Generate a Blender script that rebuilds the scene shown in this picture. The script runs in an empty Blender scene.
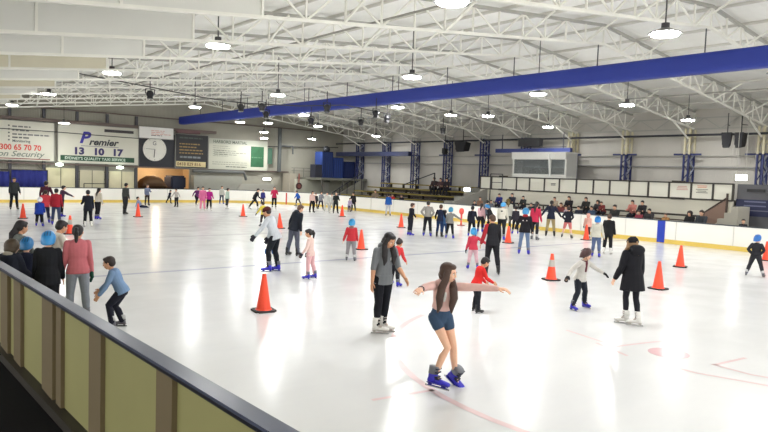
import bpy, bmesh, math, random
from mathutils import Vector, Matrix
sc = bpy.context.scene
COL = sc.collection
R = math.radians
random.seed(7)

LAMP, WORLD, EXPO = 166, 2.3, 0
# ------------------------------------------------------------------ camera geometry
F = 639.0; ROLL = R(1.98); PITCH = math.atan(40.5 / 639); YAW = R(39.92); EYE = 2.6

def ray(px, py):
    x = px - 384; y = py - 216
    c, s = math.cos(ROLL), math.sin(ROLL)
    u = x * c + y * s; v = -x * s + y * c
    cp, sp = math.cos(PITCH), math.sin(PITCH)
    fw = F * cp - v * sp; up = -F * sp - v * cp
    cy, sy = math.cos(YAW), math.sin(YAW)
    return (u * cy + fw * sy, -u * sy + fw * cy, up)
def atz(px, py, z=0.0):
    d = ray(px, py); t = (z - EYE) / d[2]; return Vector((d[0] * t, d[1] * t, z))
def atX(px, py, X):
    d = ray(px, py); t = X / d[0]; return Vector((X, d[1] * t, EYE + d[2] * t))
def atY(px, py, Y):
    d = ray(px, py); t = Y / d[1]; return Vector((d[0] * t, Y, EYE + d[2] * t))
def proj(X, Y, Z):
    Z -= EYE
    cy, sy = math.cos(YAW), math.sin(YAW)
    rx = X * cy - Y * sy; fw = X * sy + Y * cy
    cp, sp = math.cos(PITCH), math.sin(PITCH)
    d = fw * cp - Z * sp; v = -(Z * cp) - fw * sp
    u = rx * F / d; v = v * F / d
    c, s = math.cos(ROLL), math.sin(ROLL)
    return (384 + u * c - v * s, 216 + u * s + v * c, d)

# ------------------------------------------------------------------ materials
_m = {}
def mat(name, col, rough=.7, metal=0.0, var=.08, scale=6.0, emit=0.0, spec=.5, bump=0.0):
    key = (name, tuple(col), rough, metal, emit)
    if key in _m: return _m[key]
    m = bpy.data.materials.new(name); m.use_nodes = True
    nt = m.node_tree; b = nt.nodes['Principled BSDF']
    b.inputs['Roughness'].default_value = rough
    b.inputs['Metallic'].default_value = metal
    b.inputs['Specular IOR Level'].default_value = spec
    tc = nt.nodes.new('ShaderNodeTexCoord')
    no = nt.nodes.new('ShaderNodeTexNoise'); no.inputs['Scale'].default_value = scale; no.inputs['Detail'].default_value = 3
    mx = nt.nodes.new('ShaderNodeMix'); mx.data_type = 'RGBA'
    mx.inputs[6].default_value = tuple(max(0, c * (1 - var)) for c in col) + (1,)
    mx.inputs[7].default_value = tuple(min(1, c * (1 + var)) for c in col) + (1,)
    nt.links.new(tc.outputs['Object'], no.inputs['Vector'])
    nt.links.new(no.outputs['Fac'], mx.inputs[0])
    nt.links.new(mx.outputs[2], b.inputs['Base Color'])
    if emit:
        b.inputs['Emission Color'].default_value = tuple(col) + (1,)
        b.inputs['Emission Strength'].default_value = emit
    if bump:
        bp = nt.nodes.new('ShaderNodeBump'); bp.inputs['Strength'].default_value = bump
        nt.links.new(no.outputs['Fac'], bp.inputs['Height']); nt.links.new(bp.outputs['Normal'], b.inputs['Normal'])
    _m[key] = m
    return m
def srgb(r, g, b):
    f = lambda c: (c / 255 / 12.92) if c <= 10 else ((c / 255 + .055) / 1.055) ** 2.4
    return (f(r), f(g), f(b))
def cloth(r, g, b): return mat('fabric', tuple(.80 * v for v in srgb(r, g, b)), .85, 0, .1, 14, bump=.15, spec=.25)
def paint(r, g, b, rough=.55, metal=0.0, var=.06, scale=3.0): return mat('paint', srgb(r, g, b), rough, metal, var, scale)

# ------------------------------------------------------------------ object helpers
def link(o, parent=None):
    COL.objects.link(o)
    if parent is not None: o.parent = parent
    return o
def meta(o, label=None, cat=None, group=None, kind=None):
    if label: o['label'] = label
    if cat: o['category'] = cat
    if group: o['group'] = group
    if kind: o['kind'] = kind
    return o
def empty(name, loc=(0, 0, 0), rz=0.0, label=None, cat=None, group=None, kind=None):
    o = bpy.data.objects.new(name, None); o.location = loc; o.rotation_euler = (0, 0, rz)
    o.empty_display_size = .1
    return meta(link(o), label, cat, group, kind)
def build(name, bm, m, parent=None, smooth=False, label=None, loc=None):
    bmesh.ops.recalc_face_normals(bm, faces=bm.faces)
    me = bpy.data.meshes.new(name); bm.to_mesh(me); bm.free()
    for mm in (m if isinstance(m, (list, tuple)) else [m]): me.materials.append(mm)
    if smooth: me.shade_smooth()
    o = bpy.data.objects.new(name, me); link(o, parent)
    if label: o['label'] = label
    if loc is not None: o.location = loc
    return o
def share(name, me, parent, loc=(0, 0, 0), rz=0.0):
    o = bpy.data.objects.new(name, me); link(o, parent); o.location = loc; o.rotation_euler = (0, 0, rz); return o
def NB(): return bmesh.new()
def box(bm, lo, hi, mi=0):
    x0, y0, z0 = lo; x1, y1, z1 = hi
    v = [bm.verts.new(p) for p in ((x0,y0,z0),(x1,y0,z0),(x1,y1,z0),(x0,y1,z0),(x0,y0,z1),(x1,y0,z1),(x1,y1,z1),(x0,y1,z1))]
    for f in ((0,3,2,1),(4,5,6,7),(0,1,5,4),(1,2,6,5),(2,3,7,6),(3,0,4,7)):
        bm.faces.new([v[i] for i in f]).material_index = mi
def bar(bm, a, b, w=.05, h=None, up=Vector((0, 0, 1))):
    a = Vector(a); b = Vector(b); h = h or w
    d = (b - a)
    if d.length < 1e-6: return
    d.normalize()
    if abs(d.dot(up)) > .98: up = Vector((0, 1, 0))
    s = d.cross(up).normalized() * w / 2; t = s.cross(d).normalized() * h / 2
    v = [bm.verts.new(p + q) for p in (a, b) for q in (s + t, s - t, -s - t, -s + t)]
    for i in range(4):
        j = (i + 1) % 4; bm.faces.new((v[i], v[j], v[4 + j], v[4 + i]))
    bm.faces.new(v[0:4][::-1]); bm.faces.new(v[4:8])
def loft(bm, secs, n=12):
    """secs: (centre, axis1*r1, axis2*r2); closed tube with fan caps"""
    rings = []
    for c, a, b in secs:
        rings.append([bm.verts.new(c + a * math.cos(2 * math.pi * i / n) + b * math.sin(2 * math.pi * i / n)) for i in range(n)])
    for r0, r1 in zip(rings, rings[1:]):
        for i in range(n):
            j = (i + 1) % n; bm.faces.new((r0[i], r0[j], r1[j], r1[i]))
    c0 = bm.verts.new(secs[0][0]); c1 = bm.verts.new(secs[-1][0])
    for i in range(n):
        j = (i + 1) % n
        bm.faces.new((c0, rings[0][j], rings[0][i])); bm.faces.new((c1, rings[-1][i], rings[-1][j]))
def tube(bm, pts, rs, n=10, round_=True, up=Vector((.13, .97, .2)), flat=1.0):
    pts = [Vector(p) for p in pts]
    if not isinstance(rs, (list, tuple)): rs = [rs] * len(pts)
    secs = []
    N = len(pts)
    for i, p in enumerate(pts):
        d = (pts[min(i + 1, N - 1)] - pts[max(i - 1, 0)]).normalized()
        u = up if abs(d.dot(up.normalized())) < .9 else Vector((1, .1, 0))
        a = d.cross(u).normalized(); b = a.cross(d).normalized() * flat
        r = rs[i]
        if i == 0 and round_:
            for k, s in ((.85, .5), (.5, .86)): secs.append((p - d * r * k, a * r * s, b * r * s))
        secs.append((p, a * r, b * r))
        if i == N - 1 and round_:
            for k, s in ((.5, .86), (.85, .5)): secs.append((p + d * r * k, a * r * s, b * r * s))
    loft(bm, secs, n)
def ell(bm, c, r, rot=None, n=14, m=8):
    c = Vector(c); rot = rot or Matrix.Identity(3)
    secs = []
    for k in range(1, m):
        t = math.pi * k / m
        secs.append((c + rot @ Vector((0, 0, -r[2] * math.cos(t))), rot @ Vector((r[0] * math.sin(t), 0, 0)), rot @ Vector((0, r[1] * math.sin(t), 0))))
    loft(bm, secs, n)
def cyl(bm, c, r, z0, z1, n=20, r1=None):
    loft(bm, [(Vector((c[0], c[1], z0)), Vector((r, 0, 0)), Vector((0, r, 0))), (Vector((c[0], c[1], z1)), Vector((r1 or r, 0, 0)), Vector((0, r1 or r, 0)))], n)

REMESH = []
def blob(name, bm, m, parent, vox, label=None, smooth=2):
    o = build(name, bm, m, parent, True, label)
    r = o.modifiers.new('r', 'REMESH'); r.mode = 'VOXEL'; r.voxel_size = vox; r.use_smooth_shade = True
    if smooth:
        s = o.modifiers.new('s', 'SMOOTH'); s.iterations = smooth; s.factor = .5
    REMESH.append(o)
    return o
def bake():
    bpy.context.view_layer.update()
    dg = bpy.context.evaluated_depsgraph_get()
    for o in REMESH:
        me = bpy.data.meshes.new_from_object(o.evaluated_get(dg), depsgraph=dg)
        if not len(me.polygons): continue
        mats = list(o.data.materials)
        me.materials.clear()
        for q in mats: me.materials.append(q)
        o.modifiers.clear(); o.data = me; me.shade_smooth()

def text(name, s, size, m, parent, loc, rot, extrude=.004, sx=1.0, shear=0.0, align='LEFT', bold=0.0):
    cu = bpy.data.curves.new('t', 'FONT'); cu.body = s; cu.size = size; cu.extrude = extrude
    cu.shear = shear; cu.offset = bold; cu.align_x = align; cu.resolution_u = 3
    t = bpy.data.objects.new('t', cu); COL.objects.link(t)
    bpy.context.view_layer.update()
    dg = bpy.context.evaluated_depsgraph_get()
    me = bpy.data.meshes.new_from_object(t.evaluated_get(dg))
    bpy.data.objects.remove(t); bpy.data.curves.remove(cu)
    me.materials.clear(); me.materials.append(m)
    o = bpy.data.objects.new(name, me); link(o, parent)
    o.location = loc; o.rotation_euler = rot; o.scale = (sx, 1, 1)
    return o
# ================================================================== SETTING
ICE_W = (1.9, 28.0); ICE_L = 47.5; RC = 7.0
def board_line():
    pts = []
    for i in range(10):                                   # near long side, from behind the camera to the corner
        y = -14 + i * (54.5 / 9); pts.append((1.925 - .0292 * y, y))
    x0 = pts[-1][0]
    for i in range(1, 9):
        a = math.pi * (1 - i / 16.0); pts.append((x0 + RC + RC * math.cos(a), 40.5 + RC * math.sin(a)))
    for x in (12, 16, 21): pts.append((x, 47.5))
    for i in range(1, 11):
        a = math.pi / 2 * (1 - i / 10.0); pts.append((21 + RC * math.cos(a), 40.5 + RC * math.sin(a)))
    for i in range(1, 12): pts.append((28, 40.5 - i * 5))
    return [Vector((x, y, 0)) for x, y in pts]
BL = board_line()
def strip(bm, pts, off0, off1, z0, z1):
    """extruded band along a polyline, offset to its left (outwards)"""
    n = len(pts); A = []
    for i, p in enumerate(pts):
        d = (pts[min(i + 1, n - 1)] - pts[max(i - 1, 0)]); d.z = 0; d.normalize()
        o = Vector((-d.y, d.x, 0))
        A.append([bm.verts.new(p + o * w + Vector((0, 0, z))) for w, z in ((off0, z0), (off1, z0), (off1, z1), (off0, z1))])
    for a, b in zip(A, A[1:]):
        for i in range(4):
            j = (i + 1) % 4; bm.faces.new((a[i], a[j], b[j], b[i]))
    bm.faces.new(A[0]); bm.faces.new(A[-1][::-1])

def ice_material():
    m = bpy.data.materials.new('ice'); m.use_nodes = True
    nt = m.node_tree; b = nt.nodes['Principled BSDF']; L = nt.links.new
    tc = nt.nodes.new('ShaderNodeTexCoord')
    mp = nt.nodes.new('ShaderNodeMapping'); mp.inputs['Scale'].default_value = (.12, .7, 1)
    n1 = nt.nodes.new('ShaderNodeTexNoise'); n1.inputs['Scale'].default_value = .9; n1.inputs['Detail'].default_value = 6; n1.inputs['Roughness'].default_value = .65
    n2 = nt.nodes.new('ShaderNodeTexNoise'); n2.inputs['Scale'].default_value = 1.1; n2.inputs['Detail'].default_value = 5; n2.inputs['Distortion'].default_value = .6
    L(tc.outputs['Object'], mp.inputs[0]); L(mp.outputs[0], n1.inputs['Vector']); L(tc.outputs['Object'], n2.inputs['Vector'])
    r1 = nt.nodes.new('ShaderNodeValToRGB')
    r1.color_ramp.elements[0].position = .25; r1.color_ramp.elements[0].color = (.71, .715, .725, 1)
    r1.color_ramp.elements[1].position = .75; r1.color_ramp.elements[1].color = (.79, .787, .785, 1)
    L(n1.outputs['Fac'], r1.inputs[0]); L(r1.outputs[0], b.inputs['Base Color'])
    r2 = nt.nodes.new('ShaderNodeMapRange'); r2.inputs[1].default_value = .3; r2.inputs[2].default_value = .7
    r2.inputs[3].default_value = .17; r2.inputs[4].default_value = .255
    L(n2.outputs['Fac'], r2.inputs[0]); L(r2.outputs[0], b.inputs['Roughness'])
    n3 = nt.nodes.new('ShaderNodeTexNoise'); n3.inputs['Scale'].default_value = 1.6; n3.inputs['Detail'].default_value = 4
    L(tc.outputs['Object'], n3.inputs['Vector'])
    bp = nt.nodes.new('ShaderNodeBump'); bp.inputs['Strength'].default_value = .035; bp.inputs['Distance'].default_value = .05
    L(n3.outputs['Fac'], bp.inputs['Height']); L(bp.outputs['Normal'], b.inputs['Normal'])
    b.inputs['Specular IOR Level'].default_value = .42
    return m
ICE = ice_material()
bm = NB()
inner = [p - Vector((0, 0, 0)) for p in BL]
vs = [bm.verts.new((p.x, p.y, 0)) for p in BL]
bm.faces.new(vs)
o = build('floor', bm, ICE); meta(o, 'white ice surface of the indoor skating rink', kind='structure')

bm = NB(); box(bm, (-9, -16, -.12), (60, 56, -.006))
meta(build('floor_slab', bm, paint(70, 68, 64)), 'concrete slab beneath the rink', kind='structure')
bm = NB(); box(bm, (-9, -14, -.03), (1.62, 36, .0)); 
meta(build('floor_walkway', bm, mat('rubber', (.010, .010, .011), .95, 0, .3, 30, spec=.1)), 'black rubber walkway outside the near boards', kind='structure')

# marks painted in the ice
def icemark(col):
    return mat('ice_paint', srgb(*col), .16, 0, .12, 3.0, spec=.42)
nmark = [0]
def flat(pts, w, m, label, z=.003):
    bm = NB(); n = len(pts); A = []
    P = [Vector((p[0], p[1], z)) for p in pts]
    for i, p in enumerate(P):
        d = (P[min(i + 1, n - 1)] - P[max(i - 1, 0)]).normalized(); o = Vector((-d.y, d.x, 0)) * w / 2
        A.append((bm.verts.new(p + o), bm.verts.new(p - o)))
    for a, b in zip(A, A[1:]): bm.faces.new((a[0], a[1], b[1], b[0]))
    nmark[0] += 1
    return meta(build('trim_%d' % nmark[0], bm, m), label, kind='structure')
RED = icemark((233, 206, 207)); BLU = icemark((198, 200, 214)); GRY = icemark((208, 209, 212))
flat([(9.8 + 4.5 * math.cos(R(a)), 4.4 + 4.5 * math.sin(R(a))) for a in range(110, 300, 5)], .10, RED, 'faded red face-off circle under the ice')
bm = NB(); cyl(bm, (9.72, 4.62), .30, .002, .004, 24); nmark[0] += 1
meta(build('trim_%d' % nmark[0], bm, icemark((226, 186, 190))), 'faded red face-off spot', kind='structure')
for k, pl in enumerate([[(9.62, 6.4), (9.36, 5.25)], [(9.36, 5.3), (10.0, 5.15), (10.55, 5.0)], [(9.28, 5.6), (9.0, 4.9)],
                        [(9.05, 4.2), (9.02, 3.9), (9.3, 3.0), (9.5, 2.2)], [(9.68, 3.95), (9.62, 3.4), (9.9, 2.5)], [(9.68, 3.91), (10.5, 3.8)], [(4.6, 5.6), (5.45, 5.45)]]):
    flat(pl, .06, RED, 'faded red line segment beside the face-off spot')
flat([(2.2, 15.75), (28, 15.4)], .20, BLU, 'pale blue line across the ice')
flat([(2.0, 23.7), (28, 23.5)], .20, GRY, 'grey line across the middle of the ice')
flat([(5, 36.5), (28, 36.2)], .20, GRY, 'grey line across the far end of the ice')

# boards round the ice
white_board = mat('board_plastic', srgb(242, 240, 232), .32, 0, .03, 1.2)
bm = NB(); strip(bm, BL[9:], 0, .10, 0, 1.0)
far = build('wall_boards', bm, white_board); meta(far, 'white rink boards along the far side and end', kind='structure')
bm = NB(); strip(bm, BL[9:], -.012, 0, 0.0, .19); build('kick_strip', bm, mat('kick', srgb(222, 192, 92), .4), far)
bm = NB(); strip(bm, BL[9:], -.02, .12, 1.0, 1.04); build('cap', bm, paint(60, 66, 74), far, label='dark cap on the boards')
bm = NB()
acc = 0
P9 = BL[9:]
for a, b in zip(P9, P9[1:]):
    d = (b - a); Ls = d.length; d.normalize(); t = (2.4 - acc)
    while t < Ls:
        p = a + d * t; o = Vector((-d.y, d.x, 0)); bar(bm, p - o * .006 + Vector((0, 0, .2)), p - o * .006 + Vector((0, 0, .99)), .022, .01); t += 2.4
    acc = (acc + Ls) % 2.4
build('joint', bm, paint(196, 194, 186), far)
bm = NB(); box(bm, (27.975, atX(665, 230, 28).y, .03), (27.996, atX(657.5, 230, 28).y, 1.0)); build('blue_panel', bm, paint(30, 60, 175, .3), far, label='royal blue marker panel')
p = atY(285.5, 200, 43)
a = P9[[i for i, q in enumerate(P9) if q.x > 21.5][0] + 5]
pp = atz(285.5, 205.5)
bm = NB(); bar(bm, (pp.x - .15, pp.y - .35, .1), (pp.x - .15, pp.y - .35, 1.0), .09, .05); build('red_marker', bm, paint(205, 60, 50, .4), far, label='thin red goal line marker')

# near boards, seen from behind
NL = [Vector((1.925 - .0292 * y, y, 0)) for y in (-14, -6, 0, 6, 12, 20, 30, 40.5)]
NL2 = [Vector((p.x, p.y, 0)) for p in BL[9:18]]
near = build('wall_boards_near', (lambda b: (strip(b, NL, .02, .06, 0, 1.163), b)[1])(NB()), mat('near_panel', srgb(152, 149, 98), .6, 0, .10, 1.0))
meta(near, 'near rink boards of olive yellow panels with brown posts under a dark rail', kind='structure')
bm = NB(); strip(bm, NL, 0, .13, 1.186, 1.206); build('rail', bm, mat('rail', srgb(78, 84, 104), .32, 0, .10, 2.0), near, label='dark blue grey top rail')
bm = NB(); strip(bm, NL, .012, .134, 1.163, 1.186); build('rail_edge', bm, mat('rail2', srgb(24, 26, 36), .4), near)
bm = NB(); strip(bm, NL, .06, .17, 0, .10); build('base_plate', bm, paint(42, 38, 30), near)
for (x0, x1) in ((0, 8), (13, 21), (41, 53), (55.5, 61), (88, 101), (155, 172)):
    ya = []
    for xx in (x0, x1):
        Xp = 1.7
        for _ in range(6): yv = atX(xx, 330 + xx * .6, Xp).y; Xp = 1.925 - .0292 * yv - .095
        ya.append(yv)
    y0, y1 = ya
    xc = 1.925 - .0292 * (y0 + y1) / 2 - .06
    bm = NB(); box(bm, (xc - .035, y1, .0), (xc + .005, y0, 1.16)); build('post', bm, paint(112, 99, 72, .75), near)
yy = 1.6
while yy > -12:
    xc = 1.925 - .0292 * yy - .06
    bm = NB(); box(bm, (xc - .035, yy, .0), (xc + .005, yy + .15, 1.16)); build('post', bm, paint(112, 99, 72, .75), near); yy -= 1.45
yy = 11.6
while yy < 40:
    xc = 1.925 - .0292 * yy - .06
    bm = NB(); box(bm, (xc - .035, yy, .0), (xc + .005, yy + .15, 1.16)); build('post', bm, paint(112, 99, 72, .75), near); yy += 1.8

# ------------------------------------------------------------------ building shell
XR = 36.1; YE = 49.6; YB = -8.0; XL = -6.0
zt = lambda X: 8.15 - .0935 * abs(X - 20.5)
zb = lambda X: 7.5 - .113 * abs(X - 20.5)
def cladding(base, axis, scale=3.0):
    m = bpy.data.materials.new('cladding'); m.use_nodes = True
    nt = m.node_tree; b = nt.nodes['Principled BSDF']; L = nt.links.new
    tc = nt.nodes.new('ShaderNodeTexCoord'); w = nt.nodes.new('ShaderNodeTexWave')
    w.bands_direction = axis; w.inputs['Scale'].default_value = scale; w.inputs['Distortion'].default_value = 0
    no = nt.nodes.new('ShaderNodeTexNoise'); no.inputs['Scale'].default_value = .8; no.inputs['Detail'].default_value = 5
    mx = nt.nodes.new('ShaderNodeMix'); mx.data_type = 'RGBA'
    c = srgb(*base)
    mx.inputs[6].default_value = tuple(v * .86 for v in c) + (1,); mx.inputs[7].default_value = tuple(min(1, v * 1.1) for v in c) + (1,)
    L(tc.outputs['Object'], w.inputs['Vector']); L(tc.outputs['Object'], no.inputs['Vector'])
    L(no.outputs['Fac'], mx.inputs[0]); L(mx.outputs[2], b.inputs['Base Color'])
    bp = nt.nodes.new('ShaderNodeBump'); bp.inputs['Strength'].default_value = .25; bp.inputs['Distance'].default_value = .03
    L(w.outputs['Fac'], bp.inputs['Height']); L(bp.outputs['Normal'], b.inputs['Normal'])
    b.inputs['Roughness'].default_value = .6
    return m
bm = NB(); box(bm, (XR, YB, 0), (XR + .1, YE, zt(XR) + .3))
meta(build('wall_right', bm, cladding((196, 192, 184), 'Y')), 'pale grey clad side wall behind the stands', kind='structure')
bm = NB()   # end wall with the snack bar opening
gx0 = 16.85; gx1 = 20.95
box(bm, (XL, YE, 0), (gx0, YE + .12, 8.2)); box(bm, (gx1, YE, 0), (XR + .1, YE + .12, 8.2)); box(bm, (gx0, YE, 2.62), (gx1, YE + .12, 8.2)); 
meta(build('wall_end', bm, cladding((160, 157, 144), 'X')), 'beige clad end wall behind the advertising banners', kind='structure')
bm = NB()   # roof sheeting
for xa, xb in ((XL - 3, 20.5), (20.5, XR + .3)):
    for s in (0,):
        za, zc = zt(xa) + .16, zt(xb) + .16
        v = [bm.verts.new(q) for q in ((xa, YB, za), (xb, YB, zc), (xb, YE + .1, zc), (xa, YE + .1, za), (xa, YB, za + .05), (xb, YB, zc + .05), (xb, YE + .1, zc + .05), (xa, YE + .1, za + .05))]
        for f in ((0,3,2,1),(4,5,6,7),(0,1,5,4),(1,2,6,5),(2,3,7,6),(3,0,4,7)): bm.faces.new([v[i] for i in f])
meta(build('ceiling', bm, cladding((247, 246, 240), 'Y', 2.0)), 'white sheeted gable roof over the rink', kind='structure')
bm = NB()
X = -7.5
while X < 36:
    if abs(X - 20.5) > .3: box(bm, (X - .025, YB, zt(X) + .06), (X + .025, YE, zt(X) + .15))
    X += 1.9
o = build('ceiling_purlins', bm, paint(214, 212, 204)); meta(o, 'light steel purlins under the roof sheeting', kind='structure')

# ------------------------------------------------------------------ roof trusses
steel = mat('truss_steel', srgb(240, 239, 230), .55, 0, .10, 2.0)
web_grey = mat('web_plate', srgb(226, 226, 220), .6, 0, .05, .7)
web_tan = mat('web_plate_tan', srgb(222, 216, 194), .6, 0, .12, .9)
steel_d = mat('truss_top', srgb(176, 175, 168), .6, 0, .10, 2.0)
TY = [12.76 + 3.69 * k for k in range(-4, 10)]
def truss_meshes():
    bt, bb, bw, bs = NB(), NB(), NB(), NB()
    for xa, xb in ((-8, 20.5), (20.5, 35.9)):
        bar(bt, (xa, 0, zt(xa)), (xb, 0, zt(xb)), .10, .09)
        bar(bb, (xa, 0, zb(xa)), (xb, 0, zb(xb)), .10, .075)
    X = 7.0; k = 0; st = 1.125
    while X < 35.6:
        Xn = X + st
        bar(bw, (X, 0, zb(X)), (X, 0, zt(X)), .045)
        if k % 2 == 0: bar(bw, (X, 0, zt(X)), (Xn, 0, zb(Xn)), .045)
        else: bar(bw, (X, 0, zb(X)), (Xn, 0, zt(Xn)), .045)
        X = Xn; k += 1
    # knee into the column head
    bar(bw, (33.4, 0, zb(33.4)), (35.3, 0, 5.2), .07)
    # solid plate over the first part
    v = [(-8, zb(-8)), (7, zb(7)), (7, zt(7)), (-8, zt(-8))]
    bp = NB()
    f = [bp.verts.new((x, -.015, z)) for x, z in v]; g = [bp.verts.new((x, .015, z)) for x, z in v]
    bp.faces.new(f); bp.faces.new(g[::-1])
    for i in range(4): bp.faces.new((f[i], g[i], g[(i + 1) % 4], f[(i + 1) % 4]))
    bar(bs, (0, -.03, 0), (0, -.03, 1), .06, .05)
    res = []
    for nm, b, m in (('top_chord', bt, steel_d), ('bottom_chord', bb, steel), ('web_bracing', bw, steel), ('web_plate', bp, web_grey), ('stiffener', bs, steel)):
        bmesh.ops.recalc_face_normals(b, faces=b.faces)
        me = bpy.data.meshes.new(nm); b.to_mesh(me); b.free(); me.materials.append(m); res.append((nm, me))
    return res
TM = truss_meshes()
tan_me = TM[3][1].copy(); tan_me.materials.clear(); tan_me.materials.append(web_tan)
brace_bm = NB(); bar(brace_bm, (0, 0, 0), (0, -1.15, .62), .05); bmesh.ops.recalc_face_normals(brace_bm, faces=brace_bm.faces)
brace_me = bpy.data.meshes.new('fly_brace'); brace_bm.to_mesh(brace_me); brace_bm.free(); brace_me.materials.append(steel)
ords = ['first', 'second', 'third', 'fourth', 'fifth', 'sixth', 'seventh', 'eighth', 'ninth', 'tenth', 'eleventh', 'twelfth', 'thirteenth', 'fourteenth']
for i, y in enumerate(TY):
    r = empty('roof_truss', (0, y, 0), 0, '%s white steel roof truss counted from the viewer end to the banner wall' % ords[i], 'roof truss', 'roof trusses spanning the rink')
    for nm, me in TM:
        if nm == 'web_plate' and i in (7, 9, 11): me = tan_me
        if nm == 'stiffener':
            for q in range(7):
                X = 6.98 - 2.3 * q - (i % 3) * (.7 if q else 0); s_ = share(nm, me, r, (X, 0, zb(X))); s_.scale = (1, 1, zt(X) - zb(X))
        else: share(nm, me, r)
    for X in (9.2, 12.6, 16.0, 19.4, 22.8, 26.2, 29.6, 33.0):
        share('fly_brace', brace_me, r, (X, 0, zb(X)))
# thin service pipes along the roof
for X, z, r_, lab in ((10.5, 6.55, .03, 'thin grey sprinkler pipe under the left roof slope'), (29.0, 6.7, .03, 'thin grey sprinkler pipe under the right roof slope')):
    bm = NB(); tube(bm, [(X, YB, z), (X, YE, z)], r_, 8, False); meta(build('sprinkler_pipe', bm, paint(150, 148, 140)), lab, 'pipe')
bm = NB(); tube(bm, [(35.1, YB, 5.33), (35.1, 49.3, 5.40)], .06, 8, False)
meta(build('dark_pipe', bm, paint(44, 46, 52)), 'long dark pipe running along the side wall columns', 'pipe')
# lattice eave beam on the side wall
et = empty('eave_beam', (35.9, 0, 0), 0, 'pale zigzag lattice beam along the top of the side wall', 'lattice beam')
bm = NB(); bar(bm, (0, YB, 6.35), (0, YE, 6.35), .07); bar(bm, (0, YB, 5.75), (0, YE, 5.75), .07); build('chord', bm, steel_d, et)
bm = NB(); y = YB; k = 0
while y < YE - 1: bar(bm, (0, y, 5.75 if k % 2 else 6.35), (0, y + .92, 6.35 if k % 2 else 5.75), .045); y += .92; k += 1
build('web_bracing', bm, steel_d, et)

# ------------------------------------------------------------------ blue duct under the ridge
d = empty('fabric_duct', (20.2, 0, 6.37), 0, 'long royal blue fabric duct hanging below the ridge trusses', 'air duct')
bm = NB()
sec = []
for y in (-6, 10, 20, 30, 40, 49.4):
    sec.append((Vector((0, y, 0)), Vector((.27, 0, 0)), Vector((0, 0, .31))))
n = 28; rings = []
for c, a, b in sec:
    ring = []
    for i in range(n):
        t = 2 * math.pi * i / n; cx, sx_ = math.cos(t), math.sin(t)
        q = lambda v, e: math.copysign(abs(v) ** e, v)
        ring.append(bm.verts.new(c + a * q(cx, .45) + b * q(sx_, .45)))
    rings.append(ring)
for r0, r1 in zip(rings, rings[1:]):
    for i in range(n): bm.faces.new((r0[i], r0[(i + 1) % n], r1[(i + 1) % n], r1[i]))
bm.faces.new(rings[0]); bm.faces.new(rings[-1][::-1])
build('duct_skin', bm, mat('duct_blue', srgb(30, 50, 142), .6, 0, .05, 2), d)
for y in [TY[k] for k in range(1, 14)]:
    bm = NB(); bar(bm, (0, y, .28), (0, y, 7.5 - 6.37), .03); build('hanger', bm, paint(70, 72, 76), d)

# ------------------------------------------------------------------ side wall columns
blue_s = paint(30, 40, 92, .5); cream_s = paint(206, 198, 168, .6)
def column_mesh(z0, z1):
    bm = NB()
    for x in (0, .62):
        for yy in (-.13, .13): bar(bm, (x, yy, z0), (x, yy, z1), .09)
    z = z0; k = 0
    while z < z1 - .2:
        zz = min(z + .42, z1)
        for yy in (-.13, .13): bar(bm, (0 if k % 2 else .62, yy, z), (.62 if k % 2 else 0, yy, zz), .035)
        z = zz; k += 1
    return bm
def lat_light(z0, z1):
    bm = NB(); z = z0; k = 0
    while z < z1 - .2:
        zz = min(z + .42, z1); bar(bm, (.04 if k % 2 else .58, -.16, z), (.58 if k % 2 else .04, -.16, zz), .05); z = zz; k += 1
    return bm
names = {3: 'at the far right edge', }
ycol = [12.76 + 3.72 * k for k in range(-2, 11)]
for i, y in enumerate(ycol):
    if y > 49: continue
    lab = {0: 'blue lattice wall column beyond the right edge', 1: 'second blue lattice wall column beyond the right edge'}.get(i) or ('%s blue lattice wall column from the stairs toward the banner wall' % ords[i - 2])
    r = empty('wall_column', (35.3, y, 0), 0, lab, 'column', 'lattice columns on the side wall')
    zs = 4.33 if i < 6 else 5.5
    build('lower_frame', column_mesh(0, zs), blue_s, r)
    build('lattice_bars', lat_light(0.2, zs), paint(150, 156, 176), r)
    if zs < 5: build('upper_frame', column_mesh(zs, 5.75), cream_s, r, label='cream painted upper lattice')
    else: build('upper_frame', column_mesh(zs, 5.75), steel_d, r)
    bm = NB(); bar(bm, (.1, -.75, 4.33), (.1, .75, 4.33), .07, .1); build('bracket_arm', bm, blue_s, r)
bm = NB(); box(bm, (35.95, YB, 4.24), (36.08, YE, 4.30)); meta(build('wall_girt', bm, paint(170, 168, 160)), 'pale horizontal girt along the side wall', kind='structure')
bm = NB(); box(bm, (35.9, YB, 3.62), (36.08, YE, 3.70)); meta(build('wall_girt', bm, paint(150, 150, 146)), 'lower pale horizontal girt along the side wall', kind='structure')
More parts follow.
